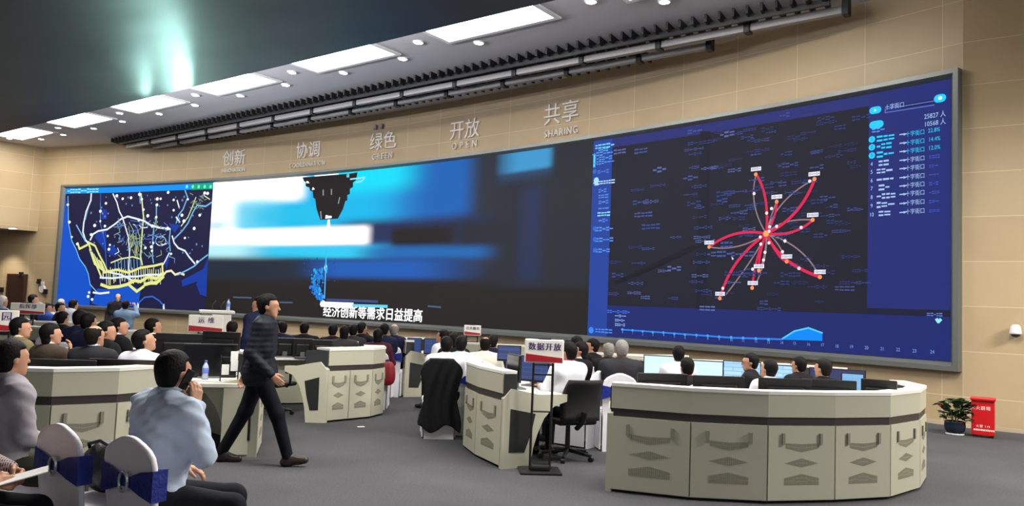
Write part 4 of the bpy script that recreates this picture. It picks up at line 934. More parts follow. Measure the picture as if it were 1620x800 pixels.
# ================================================================== people: bodies meshed from blended limbs
def surface(fn, lo, hi, h):
    """naive surface nets of fn(points)<0"""
    lo = np.array(lo, float); hi = np.array(hi, float); n = np.maximum(np.ceil((hi - lo) / h).astype(int) + 1, 3)
    ax = [lo[i] + h * np.arange(n[i]) for i in range(3)]
    X, Y, Z = np.meshgrid(*ax, indexing='ij'); P = np.stack([X.ravel(), Y.ravel(), Z.ravel()], 1).astype(np.float32)
    D = fn(P).reshape(n).astype(np.float32); ins = D < 0
    cn = n - 1; cnt = np.zeros(cn, np.int16); acc = np.zeros(tuple(cn) + (3,), np.float32)
    idx = np.stack(np.meshgrid(*[np.arange(k) for k in cn], indexing='ij'), -1).astype(np.float32)
    cor = [(i, j, k) for i in (0, 1) for j in (0, 1) for k in (0, 1)]
    sl = lambda c: tuple(slice(c[i], c[i] + cn[i]) for i in range(3))
    for a in cor:
        for d in range(3):
            if a[d]: continue
            b = list(a); b[d] = 1; da, db = D[sl(a)], D[sl(b)]; x = (da < 0) != (db < 0)
            if not x.any(): continue
            t = np.where(x, da / np.where(x, da - db, 1), 0)
            q = np.zeros(tuple(cn) + (3,), np.float32); q[...] = a; q[..., d] = t
            acc += q * x[..., None]; cnt += x
    act = cnt > 0; vid = -np.ones(cn, np.int64); vid[act] = np.arange(act.sum())
    V = lo + (idx[act] + acc[act] / cnt[act][:, None]) * h; F = []
    for d in range(3):
        e, f = [k for k in range(3) if k != d]
        s0 = [slice(None)] * 3; s1 = [slice(None)] * 3; s0[d] = slice(0, -1); s1[d] = slice(1, None)
        x = ins[tuple(s0)] != ins[tuple(s1)]; I = np.argwhere(x); I = I[(I[:, e] > 0) & (I[:, f] > 0) & (I[:, e] < cn[e]) & (I[:, f] < cn[f])]
        if not len(I): continue
        def at_(de, df): J = I.copy(); J[:, e] -= de; J[:, f] -= df; return vid[J[:, 0], J[:, 1], J[:, 2]]
        q = np.stack([at_(1, 1), at_(0, 1), at_(0, 0), at_(1, 0)], 1); fl_ = ins[tuple(s0)][tuple(I.T)]
        if d == 1: fl_ = ~fl_
        q[~fl_] = q[~fl_][:, ::-1]; q = q[(q >= 0).all(1)]; F.append(q)
    return V, np.concatenate(F) if F else np.zeros((0, 4), int)
def cap(P, a, b, r0, r1, flat=None):
    a = np.array(a, np.float32); b = np.array(b, np.float32); ba = b - a; t = np.clip((P - a) @ ba / max(1e-9, ba @ ba), 0, 1)
    return np.linalg.norm(P - a - t[:, None] * ba, axis=1) - (r0 + (r1 - r0) * t)
def ell(P, c, r):
    q = (P - np.array(c, np.float32)) / np.array(r, np.float32); k = np.linalg.norm(q, axis=1); k1 = np.linalg.norm(q / np.array(r, np.float32), axis=1)
    return k * (k - 1) / np.maximum(k1, 1e-6)
def smin(a, b, k):
    h = np.clip(.5 + .5 * (b - a) / k, 0, 1); return b + (a - b) * h - k * h * (1 - h)
def union(L, k=.03):
    d = L[0]
    for e in L[1:]: d = smin(d, e, k)
    return d
def mesh_of(name, V, F):
    me = bpy.data.meshes.new(name); me.from_pydata([tuple(v) for v in V], [], [tuple(f) for f in F]); me.polygons.foreach_set('use_smooth', [True] * len(me.polygons)); me.update(); return me

# ---- hands: palm, four unequal bent fingers, a thumb from the side of the palm. wrist at origin, fingers to +y, palm to -z, right hand
_hands = {}
def hand_geo(style, h):
    key = (style, h)
    if key in _hands: return _hands[key]
    curl = {'relaxed': (.25, .45, .35), 'flat': (.06, .10, .08), 'grip': (.75, 1.0, .6)}[style]; L = []
    segs = [((0, -.045, 0), (0, .01, 0), .024, .026)]
    for x in (-.024, -.008, .009, .025): segs.append(((x * .55, .01, 0), (x, .082 - abs(x - .0) * .25, .003), .015, .0125))
    for x, ln in ((-.026, .072), (-.0085, .080), (.0092, .074), (.026, .058)):
        p = np.array((x, .082 - abs(x) * .25, .002)); a = 0
        for cu, f, r0, r1 in zip(curl, (.46, .30, .24), (.0095, .0088, .008), (.0088, .008, .0068)):
            a += cu; q = p + np.array((x * .10 * f, math.cos(a), -math.sin(a))) * ln * f; segs.append((p, q, r0, r1)); p = q
    tb = (-.050, .052, -.016) if style != 'grip' else (-.040, .060, -.034); tt_ = (-.060, .084, -.026) if style != 'grip' else (-.022, .082, -.050)
    segs += [((-.020, .018, -.004), (-.038, .032, -.010), .015, .013), ((-.038, .032, -.010), tb, .0122, .0105), (tb, tt_, .0105, .008)]
    V, F = surface(lambda P: union([cap(P, *s) for s in segs], .008), (-.09, -.08, -.12), (.07, .19, .045), h)
    _hands[key] = (V, F); return V, F
def frame(y, nz):
    """rotation whose +y is y and whose -z leans to nz"""
    y = Vector(y).normalized(); z = -Vector(nz); z = (z - y * z.dot(y)).normalized(); x = y.cross(z); return np.array(((x.x, y.x, z.x), (x.y, y.y, z.y), (x.z, y.z, z.z)))
def rot(yaw_, pitch=0., roll=0.): return np.array((Matrix.Rotation(yaw_, 3, 'Z') @ Matrix.Rotation(pitch, 3, 'X') @ Matrix.Rotation(roll, 3, 'Y')))

SKIN = {'tan': mat('skin_tan', (190, 140, 112), .5), 'pale': mat('skin_pale', (214, 168, 142), .5)}
HAIR = {'black': mat('hair_black', (13, 11, 12), .65, spec=.15, bump=(60, .3)), 'grey': mat('hair_grey', (128, 124, 120), .55, bump=(60, .5)), 'brown': mat('hair_dark_brown', (24, 18, 16), .65, spec=.15, bump=(60, .3)), 'white': mat('hair_white', (205, 200, 196), .6, bump=(60, .5))}
def cloth(name, rgb, **k):
    k.setdefault('rough', .85); k.setdefault('spec', .2); k.setdefault('bump', (9, .35)); return mat(name, rgb, **k)
CL = dict(white=cloth('cloth_white', (226, 228, 236)), cream=cloth('cloth_cream', (222, 216, 200)), palebl=cloth('cloth_pale_blue', (196, 208, 228)), lilac=cloth('cloth_grey_lilac', (150, 146, 154)),
          shirtbl=cloth('cloth_light_blue', (176, 190, 210), bump=(5, .8)), black=cloth('cloth_black', (20, 20, 23)), charcoal=cloth('cloth_charcoal', (44, 44, 48)), navy=cloth('cloth_navy', (24, 30, 58)),
          brown=cloth('cloth_brown', (74, 64, 54)), khaki=cloth('cloth_khaki', (116, 106, 78), noise=(14, .6)), blue=cloth('cloth_blue', (44, 76, 150)), denim=cloth('cloth_denim_grey', (112, 136, 160)), maroon=cloth('cloth_maroon_pattern', (62, 22, 40), noise=(26, .8)),
          darkgr=cloth('cloth_dark_grey', (62, 60, 62)), puffer=cloth('cloth_puffer_navy', (24, 28, 38), rough=.6), trous=cloth('cloth_trousers_black', (13, 14, 17)), trnavy=cloth('cloth_trousers_navy', (13, 15, 24)), olive=cloth('cloth_trousers_olive', (52, 52, 42)))
def plaid():
    m = mat('cloth_plaid', (70, 44, 44), .85); nt = m.node_tree; b = nt.nodes['Principled BSDF']; tc = nt.nodes.new('ShaderNodeTexCoord'); br = nt.nodes.new('ShaderNodeTexBrick')
    br.inputs['Scale'].default_value = 22; br.inputs['Mortar Size'].default_value = .07; br.offset = 0; br.inputs['Color1'].default_value = lin((52, 36, 40)) + (1,); br.inputs['Color2'].default_value = lin((74, 44, 46)) + (1,); br.inputs['Mortar'].default_value = lin((176, 160, 156)) + (1,)
    nt.links.new(tc.outputs['Object'], br.inputs['Vector']); nt.links.new(br.outputs['Color'], b.inputs['Base Color']); return m
CL['plaid'] = plaid()
SHOE = mat('shoe_black', (20, 18, 18), .3); SHOEB = mat('shoe_brown', (48, 36, 32), .35); EYE = mat('eye_dark', (22, 18, 16), .15); EYEW = mat('eye_white', (225, 222, 218), .25); LIP = mat('lip', (150, 88, 80), .5)
def arm_pose(name, s):
    """elbow and wrist of one arm in body space (s=+1 right, -1 left), then palm direction and hand style; relative to a seated torso"""
    return {'desk': ((s * .265, .10, .80), (s * .13, .34, .80), (0, 0, -1), 'flat'), 'lap': ((s * .27, .03, .77), (s * .13, .26, .66), (0, 0, -1), 'relaxed'),
            'chin': ((s * .24, .20, .80), (s * .07, .20, 1.04), (-s * .4, -1, 0), 'relaxed'), 'phone': ((s * .30, .10, .80), (s * .158, .085, 1.065), (-s, .1, 0), 'relaxed'),
            'photo': ((s * .22, .20, 1.0), (s * .10, .42, 1.22), (-s, 0, 0), 'grip'), 'hold': ((s * .27, .06, .76), (s * .12, .30, .70), (-s, 0, -.3), 'grip'), 'write': ((s * .26, .12, .80), (s * .06, .36, .80), (0, 0, -1), 'grip'),
            'hang': ((s * .25, -.04, 1.10), (s * .26, .05, .84), (-s, 0, 0), 'relaxed'), 'swing': ((s * .25, -.05, 1.10), (s * .25, .17, .90), (-s, 0, 0), 'relaxed'), 'back': ((s * .25, -.14, 1.12), (s * .25, -.20, .86), (-s, 0, 0), 'relaxed')}[name]
PEOPLE = []; HEADS = {}
def person(loc, yaw_, label, head_z=None, pose='sit', arms=('desk', 'desk'), top='black', legs='trous', hair='black', skin='tan', bald=0., lean=0., head=(0., 0.), collar=None, h=.02, quilt=0., long_hair=0., shoe=SHOE, sleeve=1., feet=None, leg_yaw=0., glasses=False, group=None, wide=1., wrinkle=0.):
    """loc: floor point under the pelvis; yaw_: facing (0 = +y away from the camera, positive turns left); arms (left, right)"""
    sit = pose == 'sit'; hz0 = 1.235 if sit else 1.565
    sc = 1. if head_z is None else min(1.12, max(.86, head_z / hz0))
    zp = .545 if sit else .93; dz = 0 if sit else .34
    R = np.array(Matrix.Rotation(-lean, 3, 'X')); piv = np.array((0, 0, zp))
    up_ = lambda p: (R @ (np.array(p, float) - piv) + piv)
    sh = [up_((s * .175 * wide, 0, 1.035 + dz)) for s in (-1, 1)]; neck = up_((0, -.005, 1.09 + dz)); chest = up_((0, .0, .94 + dz)); belly = up_((0, .015, .76 + dz))
    HC = up_((0, .015, 1.235 + (.33 if not sit else 0))) + np.array((0, .03 * math.sin(-head[1]) + .0, 0)); RH = rot(head[0], head[1])
    Hl = lambda P: (P - HC.astype(np.float32)) @ RH.astype(np.float32)           # world -> head space
    hip = [np.array((s * .095, 0, zp)) for s in (-1, 1)]
    if sit:
        LR = np.array(Matrix.Rotation(leg_yaw, 3, 'Z')); knee = [LR @ np.array((s * .12, .43, .50)) for s in (-1, 1)]; ank = [LR @ np.array((s * .12, .43, .09)) for s in (-1, 1)]; toe = [LR @ np.array((s * .135, .60, .035)) for s in (-1, 1)]
    else:
        feet = feet or (((-.10, 0, 0), 0), ((.10, 0, 0), 0)); knee = []; ank = []; toe = []
        for i, (p, fp) in enumerate(feet):
            a = np.array(p, float) + (0, 0, .09); m_ = (hip[i] + a) / 2; gap = .84 - np.linalg.norm(hip[i] - a); knee.append(m_ + np.array((0, .04 + max(0, gap) * .8, 0))); ank.append(a)
            toe.append(a + np.array((0, .17 * math.cos(fp), -.055 + .17 * math.sin(fp))))
    A_ = []
    for s, nm, S in ((-1, arms[0], sh[0]), (1, arms[1], sh[1])):
        e, w_, pn, st = arm_pose(nm, s); e = np.array(e); w_ = np.array(w_)
        if sit: e = up_(e); w_ = up_(w_) if nm in ('chin', 'phone', 'photo') else w_
        A_.append((S, e, w_, pn, st))
    G = .0
    def trunk(P, g=0.):
        w1 = .10 * wide
        return [cap(P, up_((-w1, 0, .97 + dz)), up_((w1, 0, .97 + dz)), .112 + g, .112 + g), cap(P, up_((-.09 * wide, .012, .80 + dz)), up_((.09 * wide, .012, .80 + dz)), .113 * (1 + .3 * (wide - 1)) + g, .113 * (1 + .3 * (wide - 1)) + g),
                cap(P, up_((-.08, .0, .60 + dz)), up_((.08, .0, .60 + dz)), .125 + g, .125 + g), cap(P, neck - [0, 0, .03], sh[0], .062 + g, .062 + g), cap(P, neck - [0, 0, .03], sh[1], .062 + g, .062 + g)]
    def limbs(P, g=0., t=1.):
        o = []
        for S, e, w_, pn, st in A_: w2 = e + (w_ - e) * t; o += [cap(P, S, e, .052 + g, .043 + g), cap(P, e, w2, .042 + g, .030 + g)]
        return o
    def legm(P, g=0.):
        o = []
        for i in range(2): o += [cap(P, hip[i], knee[i], .088 + g, .060 + g), cap(P, knee[i], ank[i], .058 + g, .042 + g)]
        return o
    def headf(P):
        q = Hl(P)
        L_ = [ell(q, (0, -.012, .03), (.074, .094, .086)), ell(q, (0, .022, -.035), (.058, .066, .084)), cap(q, (-.012, .058, -.094), (.012, .058, -.094), .024, .024), cap(q, (-.028, .074, .022), (.028, .074, .022), .014, .014)]
        d = union(L_, .03)
        d = smin(d, cap(q, (0, .086, .008), (0, .104, -.030), .009, .0135), .012)
        d = smin(d, cap(q, (-.014, .085, -.062), (.014, .085, -.062), .008, .008), .008)
        for s in (-1, 1): d = smin(d, ell(q, (s * .076, -.012, -.008), (.010, .020, .032)), .006)
        return d
    def body(P):
        d = union(trunk(P, -.012) + limbs(P, -.006) + legm(P, -.010), .04)
        d = smin(d, cap(P, neck - [0, 0, .02], HC + RH @ np.array((0, -.022, -.07)), .054, .052), .03)
        for i in range(2): d = smin(d, cap(P, ank[i] - [0, 0, .03], toe[i], .036, .024), .02)
        return smin(d, headf(P), .015)
    allp = np.array(sh + [neck, HC, HC + [0, 0, .13]] + hip + knee + ank + toe + [a for A__ in A_ for a in A__[1:3]]); lo = allp.min(0) - .15; hi = allp.max(0) + .16; lo[2] = -.03
    V, F = surface(body, lo, hi, h)
    if h <= .014:                                                       # finer head for the people close to the camera
        pass
    Vs, Fs, n = [V], [F], len(V)
    for i, (S, e, w_, pn, st) in enumerate(A_):
        hv, hf = hand_geo(st, .006 if h > .014 else .0042); hv = hv.copy(); hf = hf.copy()
        if i == 0: hv[:, 0] *= -1; hf = hf[:, ::-1]
        fwd = w_ - e
        if st == 'flat': fwd = np.array((fwd[0] * .4, abs(fwd[1]) + .1, 0))
        M_ = frame(fwd if arms[i] not in ('chin', 'phone') else (fwd + np.array((0, .05, .25))), pn); hv = hv @ M_.T + w_ + np.array((0, 0, .012 if st == 'flat' else 0)); Vs.append(hv); Fs.append(hf + n); n += len(hv)
    bo = link('person', mesh_of('person', np.concatenate(Vs), np.concatenate(Fs)), SKIN[skin]); bo.location = (loc[0], loc[1], 0); bo.rotation_euler = (0, 0, yaw_); bo.scale = (sc,) * 3
    tag(bo, label, 'person', group)
    # clothing
    def shirt(P):
        g = .014
        d = union(trunk(P, g), .10) + .012; d = smin(d, union(limbs(P, g + .004, .93 * sleeve), .02), .04)
        d = smin(d, cap(P, neck - [0, 0, .035], neck + [0, .0, .012], .070, .064), .02)
        if not sit: d = smin(d, cap(P, (-.075, 0, .87), (.075, 0, .87), .150, .150), .08)
        if quilt: d = d + quilt * np.abs(np.sin((P[:, 2] - .03) * PI / .055)).astype(np.float32) - quilt * .6
        if wrinkle:
            u = P @ np.array((.6, .5, 1.), np.float32); v = P @ np.array((-1., .4, .7), np.float32); q_ = P @ np.array((.9, -.3, 1.6), np.float32)
            d = d + wrinkle * (np.sin(u * 46 + 2 * np.sin(v * 13)) + .8 * np.sin(q_ * 31 + 2.2 * np.sin(u * 9)) + .5 * np.sin(v * 70 + u * 20)).astype(np.float32)
        zc = zp - (.02 if sit else .15)
        return np.maximum(d, zc - P[:, 2])
    lo2 = allp.min(0) - .17; lo2[2] = zp - .24; hi2 = allp.max(0) + .17; hi2[2] = neck[2] + (.07 if arms[0] not in ('photo',) and arms[1] not in ('photo', 'chin', 'phone') else .25)
    V, F = surface(shirt, lo2, hi2, h); link('jacket' if top in ('black', 'charcoal', 'navy', 'brown', 'puffer', 'khaki') else 'shirt', mesh_of('shirt', V, F), CL[top], bo)
    def trou(P):
        d = union(legm(P, .012) + [cap(P, hip[0] + [0, -.01, .03], hip[1] + [0, -.01, .03], .118, .118)], .035)
        return np.maximum(d, np.maximum(P[:, 2] - (zp + .08), .055 - P[:, 2]))
    lp = np.array(hip + knee + ank); lo3 = lp.min(0) - .17; hi3 = lp.max(0) + .17; lo3[2] = .02; hi3[2] = zp + .12
    V, F = surface(trou, lo3, hi3, h * 1.1); link('trousers', mesh_of('trousers', V, F), CL[legs], bo)
    for i in range(2):
        a, t_ = ank[i], toe[i]; d_ = (t_ - a); d_[2] = 0; d_ /= np.linalg.norm(d_); heel = a - d_ * .035 + [0, 0, -.05]
        fn = lambda P: np.maximum(union([cap(P, heel, t_ - [0, 0, .0], .040, .036), cap(P, a, a - [0, 0, .05], .046, .044), cap(P, a, t_ - d_ * .05, .04, .036)], .03), -(P[:, 2] - min(heel[2], t_[2]) + .036))
        q = np.array([heel, t_, a]); V, F = surface(fn, q.min(0) - .07, q.max(0) + .07, min(h, .013)); link('shoe', mesh_of('shoe', V, F), shoe, bo)
    if collar:
        cf = lambda P: np.maximum(np.maximum(cap(P, neck - [0, 0, .03], neck + (HC - neck) * .28, .066, .064), -cap(P, neck - [0, 0, .1], HC, .054, .054)), -(P[:, 2] - neck[2] + .05))
        V, F = surface(cf, neck - .12, neck + .12, .009); link('collar', mesh_of('collar', V, F), CL.get(collar) or collar, bo)
    if bald < 1:
        g = .013
        def hairf(P):
            q = Hl(P); d = ell(q, (0, -.016, .034), (.074 + g, .092 + g, .086 + g)); d = smin(d, ell(q, (0, -.045, -.03), (.060 + g * .6, .050 + g * .5, .062 + g)), .03)
            face = np.minimum(q[:, 1] - .018, .058 - q[:, 2])               # in front of the ears and below the hairline
            side = np.minimum(q[:, 1] + .016, -.004 - q[:, 2]); nape = (-.088 - long_hair) - q[:, 2]
            if long_hair: d = np.minimum(d, ell(q, (0, -.045, -.05 - long_hair * .4), (.075, .055, .08 + long_hair * .6)))
            d = -smin(-d, -np.maximum(face, side), .022); d = -smin(-d, -nape, .02)
            if bald: d = np.maximum(d, -ell(q, (0, .0, .105), (.052 + .03 * bald, .070 + .03 * bald, .075)))
            return d
        c0 = HC + RH @ np.array((0, -.02, 0)); V, F = surface(hairf, c0 - [.15, .15, .16 + long_hair], c0 + .15, min(h, .012)); 
        if len(F): link('hair', mesh_of('hair', V, F), HAIR[hair], bo)
    for s in (-1, 1):
        for nm, r, oy, m_ in (('eye', (.0135, .006, .0075), .0795, EYEW), ('iris', (.006, .004, .0065), .0835, EYE)):
            mb = MB(); mb.lathe([(math.sin(a), -math.cos(a)) for a in [k * PI / 6 for k in range(7)]], 0, 10); V = np.array(mb.v) * r + (s * .031, oy, .004); V = V @ RH.T + HC
            me = bpy.data.meshes.new(nm); me.from_pydata([tuple(v) for v in V], [], mb.f); e = link(nm, me, m_, ep_ if nm == 'iris' else bo)
            ep_ = e
    mb = MB(); mb.lathe([(math.sin(a), -math.cos(a)) for a in [k * PI / 6 for k in range(7)]], 0, 10); V = np.array(mb.v) * (.021, .007, .006) + (0, .0905, -.062); V = V @ RH.T + HC; me = bpy.data.meshes.new('mouth'); me.from_pydata([tuple(v) for v in V], [], mb.f); link('mouth', me, LIP, bo)
    if glasses:
        mb = MB()
        for s in (-1, 1): mb.tube([tuple(RH @ np.array((s * .031 + .02 * math.cos(a), .098, .004 + .016 * math.sin(a))) + HC) for a in [k * PI / 6 for k in range(13)]], .0022, 0, 6, False); mb.tube([tuple(RH @ np.array(p) + HC) for p in ((s * .052, .098, .006), (s * .078, .03, .006), (s * .08, -.015, .0))], .002, 0, 6)
        mb.build('spectacles', EYE, bo)
    HEADS[bo.name] = (HC, RH); PEOPLE.append(bo); return bo
def wl(p, v):
    """body-space point -> world"""
    return p.matrix_basis @ Vector(v)
def seat(px, hy, Y, facing, label, short=None, give_chair=True, **k):
    """a seated person whose head centre shows at photo pixel (px, hy) at depth Y"""
    q = py(px, hy, Y); hz = q.z; f = math.radians(facing); ln = k.get('lean', 0.)
    s = hz / 1.235; off = .015 + math.sin(ln) * .69 * s
    x = q.x + math.sin(f) * off; y = q.y - math.cos(f) * off
    p = person((x, y), f, label, head_z=hz, **k)
    if give_chair: chair(x + math.sin(f) * .0, y - math.cos(f) * .0, f, 'white covered chair under ' + (short or label), z=min(0., .0))
    return p
D = math.radians
# ---- near people
w = person((-2.47, 7.80), D(-84), 'man in dark quilted jacket striding to the right in front of the consoles', head_z=1.56, pose='walk', arms=('back', 'swing'), top='puffer', legs='trnavy', h=.0115, quilt=.0055, lean=.06, skin='tan', shoe=SHOEB,
           feet=(((-.09, -.34, 0), -.05), ((.09, .34, .0), .18)), head=(.05, 0), wide=1.08)
w2 = person((py(411, 484, 10.9).x, 10.9), D(60), 'man in navy shirt standing partly hidden behind the striding man', head_z=1.53, pose='stand', arms=('hang', 'hang'), top='navy', h=.016, head=(D(25), 0))
p2 = seat(276, 587, 4.4, -38, 'man in light blue shirt holding a phone to his ear, seated in the foreground', give_chair=False, arms=('lap', 'phone'), top='shirtbl', legs='trnavy', h=.0115, leg_yaw=D(-34), head=(D(12), 0), wide=1.28, wrinkle=.0048, collar='shirtbl', lean=.10)
cx2, cy2 = -1.86 + .22 * .5, 4.02 + .22 * .87
chair(cx2, cy2, D(-31), 'white covered chair with blue sash, under the man holding a phone')
p1 = seat(20, 567, 4.95, -38, 'man in grey lilac shirt at the left photo edge, seated beside the empty sashed chair', give_chair=False, arms=('lap', 'lap'), top='lilac', legs='olive', h=.0125, head=(D(6), .05), wide=1.2, wrinkle=.004, collar='lilac', leg_yaw=D(-42))
chair(p1.location.x, p1.location.y, D(-45), 'white covered chair under the man in grey lilac shirt')
c1 = chair(-2.38 + .22 * .5, 4.30 + .22 * .87, D(-31), 'empty white covered chair with blue sash, holding a black bag')
p3 = person((-2.80, 3.88), D(-75), 'person in plaid shirt at the bottom left corner, holding white paper', head_z=1.24, arms=('hold', 'hold'), top='plaid', legs='trnavy', h=.0125, lean=.05)
chair(-2.80, 3.88, D(-75), 'white covered chair under the person in plaid shirt')
q = wl(p3, (.08, .42, .715)); o = paper(q, D(-60), 'white paper sheet in the hand of the person in plaid shirt', (.15, .21), .25)
# phone in the hand
_hc, _rh = HEADS[p2.name]; _m = Matrix.Translation(Vector(_hc)) @ Matrix(_rh.tolist()).to_4x4()
m = MB(); m.box((0, 0, 0), (.010, .056, .118), bevel=.004)
o = m.build('mobile_phone', mat('phone_black', (20, 20, 24), .2)); o.matrix_world = p2.matrix_basis @ _m @ Matrix.Translation((.095, .008, -.036)) @ Matrix.Rotation(-.42, 4, 'X') @ Matrix.Rotation(.15, 4, 'Y'); tag(o, 'dark mobile phone at the ear of the man in light blue shirt', 'phone')
# black bag on the empty chair
bm_ = MB(); V, F = surface(lambda P: union([cap(P, (-.10, 0, .12), (.10, 0, .12), .115, .115), cap(P, (-.11, 0, .05), (.11, 0, .05), .10, .10)], .06) - .006 * np.sin(P[:, 0] * 50 + P[:, 2] * 30).astype(np.float32), (-.26, -.16, -.06), (.26, .16, .28), .013)
t = empty('shoulder_bag', (c1.location.x + .03, c1.location.y + .06, .54), D(-30), 'black bag lying on the empty sashed chair', 'bag')
link('bag_body', mesh_of('bag_body', V, F), mat('bag_black', (16, 16, 18), .5, bump=(20, .4)), t)
m = MB(); m.tube([(-.2, .0, .08), (-.17, -.06, .22), (0, -.10, .26), (.17, -.06, .2), (.21, -.02, .06)], .010); m.build('strap', mat('strap_black', (24, 22, 22), .5), t)
m = MB(); m.tube([(.16, -.11, .12), (.20, -.10, .12)], .014); m.build('buckle', RING, t)

# ---- behind the left console
S = seat
S(34, 519, 8.6, -35, 'person in khaki jacket seated behind the head of the man in grey lilac shirt', 'the person in khaki jacket', top='khaki', collar='cream', head=(D(-30), .1))
S(82, 529, 8.1, -25, 'person in brown jacket with a hand at the cheek, thick black hair', 'the person in brown jacket', arms=('lap', 'chin'), top='brown', collar='cream', h=.016, head=(D(-25), .1), long_hair=.02, wide=1.1)
S(151, 532, 7.9, -10, 'man in charcoal suit with a bald spot, behind the left console', 'the man in charcoal suit with a bald spot', top='charcoal', collar='white', bald=.5, hair='brown', h=.016, head=(D(-12), .1), wide=1.15)
S(170, 524, 9.0, -35, 'dark-haired person just right of the man with a bald spot', 'the person right of the man with a bald spot', top='black', head=(D(-35), .1))
S(127, 504, 11.0, -10, 'black-haired person farther back, left head of a close pair', 'the left head of the close pair', top='navy')
S(141, 510, 10.1, -20, 'black-haired person in navy jacket, right head of a close pair', 'the right head of the close pair', top='navy')
S(190, 517, 9.9, -40, 'person in black jacket turned right, behind the bowed man in white', 'the person in black jacket turned right', top='black', collar='white', head=(D(-30), .15))
S(230, 538, 7.75, -20, 'bowed man in white shirt at the right end of the left console', 'the bowed man in white shirt', top='white', h=.016, head=(D(-38), .35), lean=.12, wide=1.1)
S(244, 517, 10.4, -30, 'person in dark jacket with black hair, right of the bowed man in white', 'the person right of the bowed man', top='black', collar='white', head=(D(-25), .2))
S(100, 504, 12.4, -20, 'person in black jacket behind the thick-haired person in brown', 'the person in black behind the brown jacket', top='black')
# far left row by the wall
S(62, 485, 19.0, -30, 'grey-haired man in dark jacket far back below the dark door', 'the grey-haired man far back', top='black', hair='grey', head=(D(-40), 0), h=.025)
S(75, 487, 18.0, -30, 'person in blue jacket in the far left row', 'the person in blue jacket', top='blue', head=(D(-40), 0), h=.025)
S(84.5, 488, 19.6, -40, 'person in pale shirt between the blue jacket and the one below the white cap', 'the person in pale shirt in the far left row', top='cream', head=(D(-40), 0), h=.025)
S(96, 487, 17.0, -50, 'dark-haired person in black, far left row, in front of the blue sea on the screen', 'the dark-haired person in the far left row', top='black', head=(D(-40), 0), h=.025, collar='white')
S(97, 480, 21.2, -20, 'far person in a white cap, head against the blue sea on the screen', 'the far person in a white cap', top='white', hair='white', h=.025)
S(117, 479, 18.5, -20, 'man in white shirt leaning over the far left desk', 'the leaning man in white shirt', top='white', lean=.35, h=.025)
S(53, 474, 19.5, -60, 'person in white top seated by the dark door at the far left', 'the person in white by the dark door', top='cream', h=.025)
S(4, 477, 17.0, -30, 'white-haired person in blue cut by the left photo edge', 'the white-haired person', top='denim', hair='white', h=.025)
R8 = person((py(186.5, 473, 21.0).x, 21.0), D(-160), 'bald presenter in dark suit standing before the left map screen', head_z=1.47, pose='stand', arms=('hang', 'hang'), top='black', bald=.9, skin='pale', h=.025)
S(199, 483, 19.6, 10, 'man in light blue-grey shirt raising both hands to photograph the screen', 'the man photographing the screen', arms=('photo', 'photo'), top='denim', h=.022)

# ---- middle, before the dark part of the screen
S(368, 520, 11.5, -5, 'man in dark grey jacket seated left of the striding man', 'the man in dark grey jacket', top='darkgr', hair='brown')
S(445, 519, 13.2, 20, 'person seated just right of the striding man, face partly hidden', 'the person right of the striding man', top='navy', head=(D(40), 0))
S(482, 520, 13.3, 0, 'man in black suit seated behind the dark monitors right of the striding man', 'the man in black suit behind the dark monitors', top='black', wide=1.25)
S(527, 523, 13.1, 0, 'person in black, leftmost of the row behind the middle console', 'the leftmost person of that row', top='black')
S(545, 526, 12.5, 5, 'person in dark grey, taller hair, second in the row behind the middle console', 'the second person of that row', top='darkgr', long_hair=.02)
S(559, 523, 13.4, 5, 'person in black, third in the row behind the middle console', 'the third person of that row', top='charcoal')
S(573, 520, 13.8, -15, 'person in black raising a hand to the ear behind the middle console', 'the person raising a hand to the ear', arms=('lap', 'chin'), top='black', head=(D(-20), 0))
S(598, 531, 12.2, 5, 'woman in maroon patterned top at the right end of the middle console', 'the woman in maroon patterned top', top='maroon', arms=('lap', 'lap'), long_hair=.03)
S(608, 522, 13.6, 0, 'black-haired person behind the woman in maroon', 'the person behind the woman in maroon', top='navy')
S(624, 522, 13.9, -5, 'bald man in navy seated right of the woman in maroon', 'the bald man in navy', top='navy', bald=.95, hair='grey', skin='pale')
S(699, 529, 12.3, 50, 'man in white shirt leaning left over the distant desk with blue monitors', 'the man in white shirt leaning left', top='white', lean=.30, head=(D(10), .25))
S(706, 546, 9.85, 8, 'man in white shirt whose chair carries a black coat', give_chair=False, top='white', h=.016, wide=1.15)
S(719, 538, 11.3, 5, 'dark-haired person half hidden between two men in white shirts', 'the half hidden person', top='black', hair='brown', long_hair=.02)
S(730, 545, 10.2, -5, 'man in pale blue shirt right of the chair with the black coat', 'the man in pale blue shirt', top='palebl', wide=1.15)
S(768, 545, 10.7, -5, 'balding man in cream shirt behind the console with the sign stand', 'the balding man in cream shirt', top='cream', bald=.6, wide=1.1)
S(780, 541, 11.7, -10, 'person in navy jacket behind the balding man in cream', 'the person behind the balding man', top='navy', hair='brown')
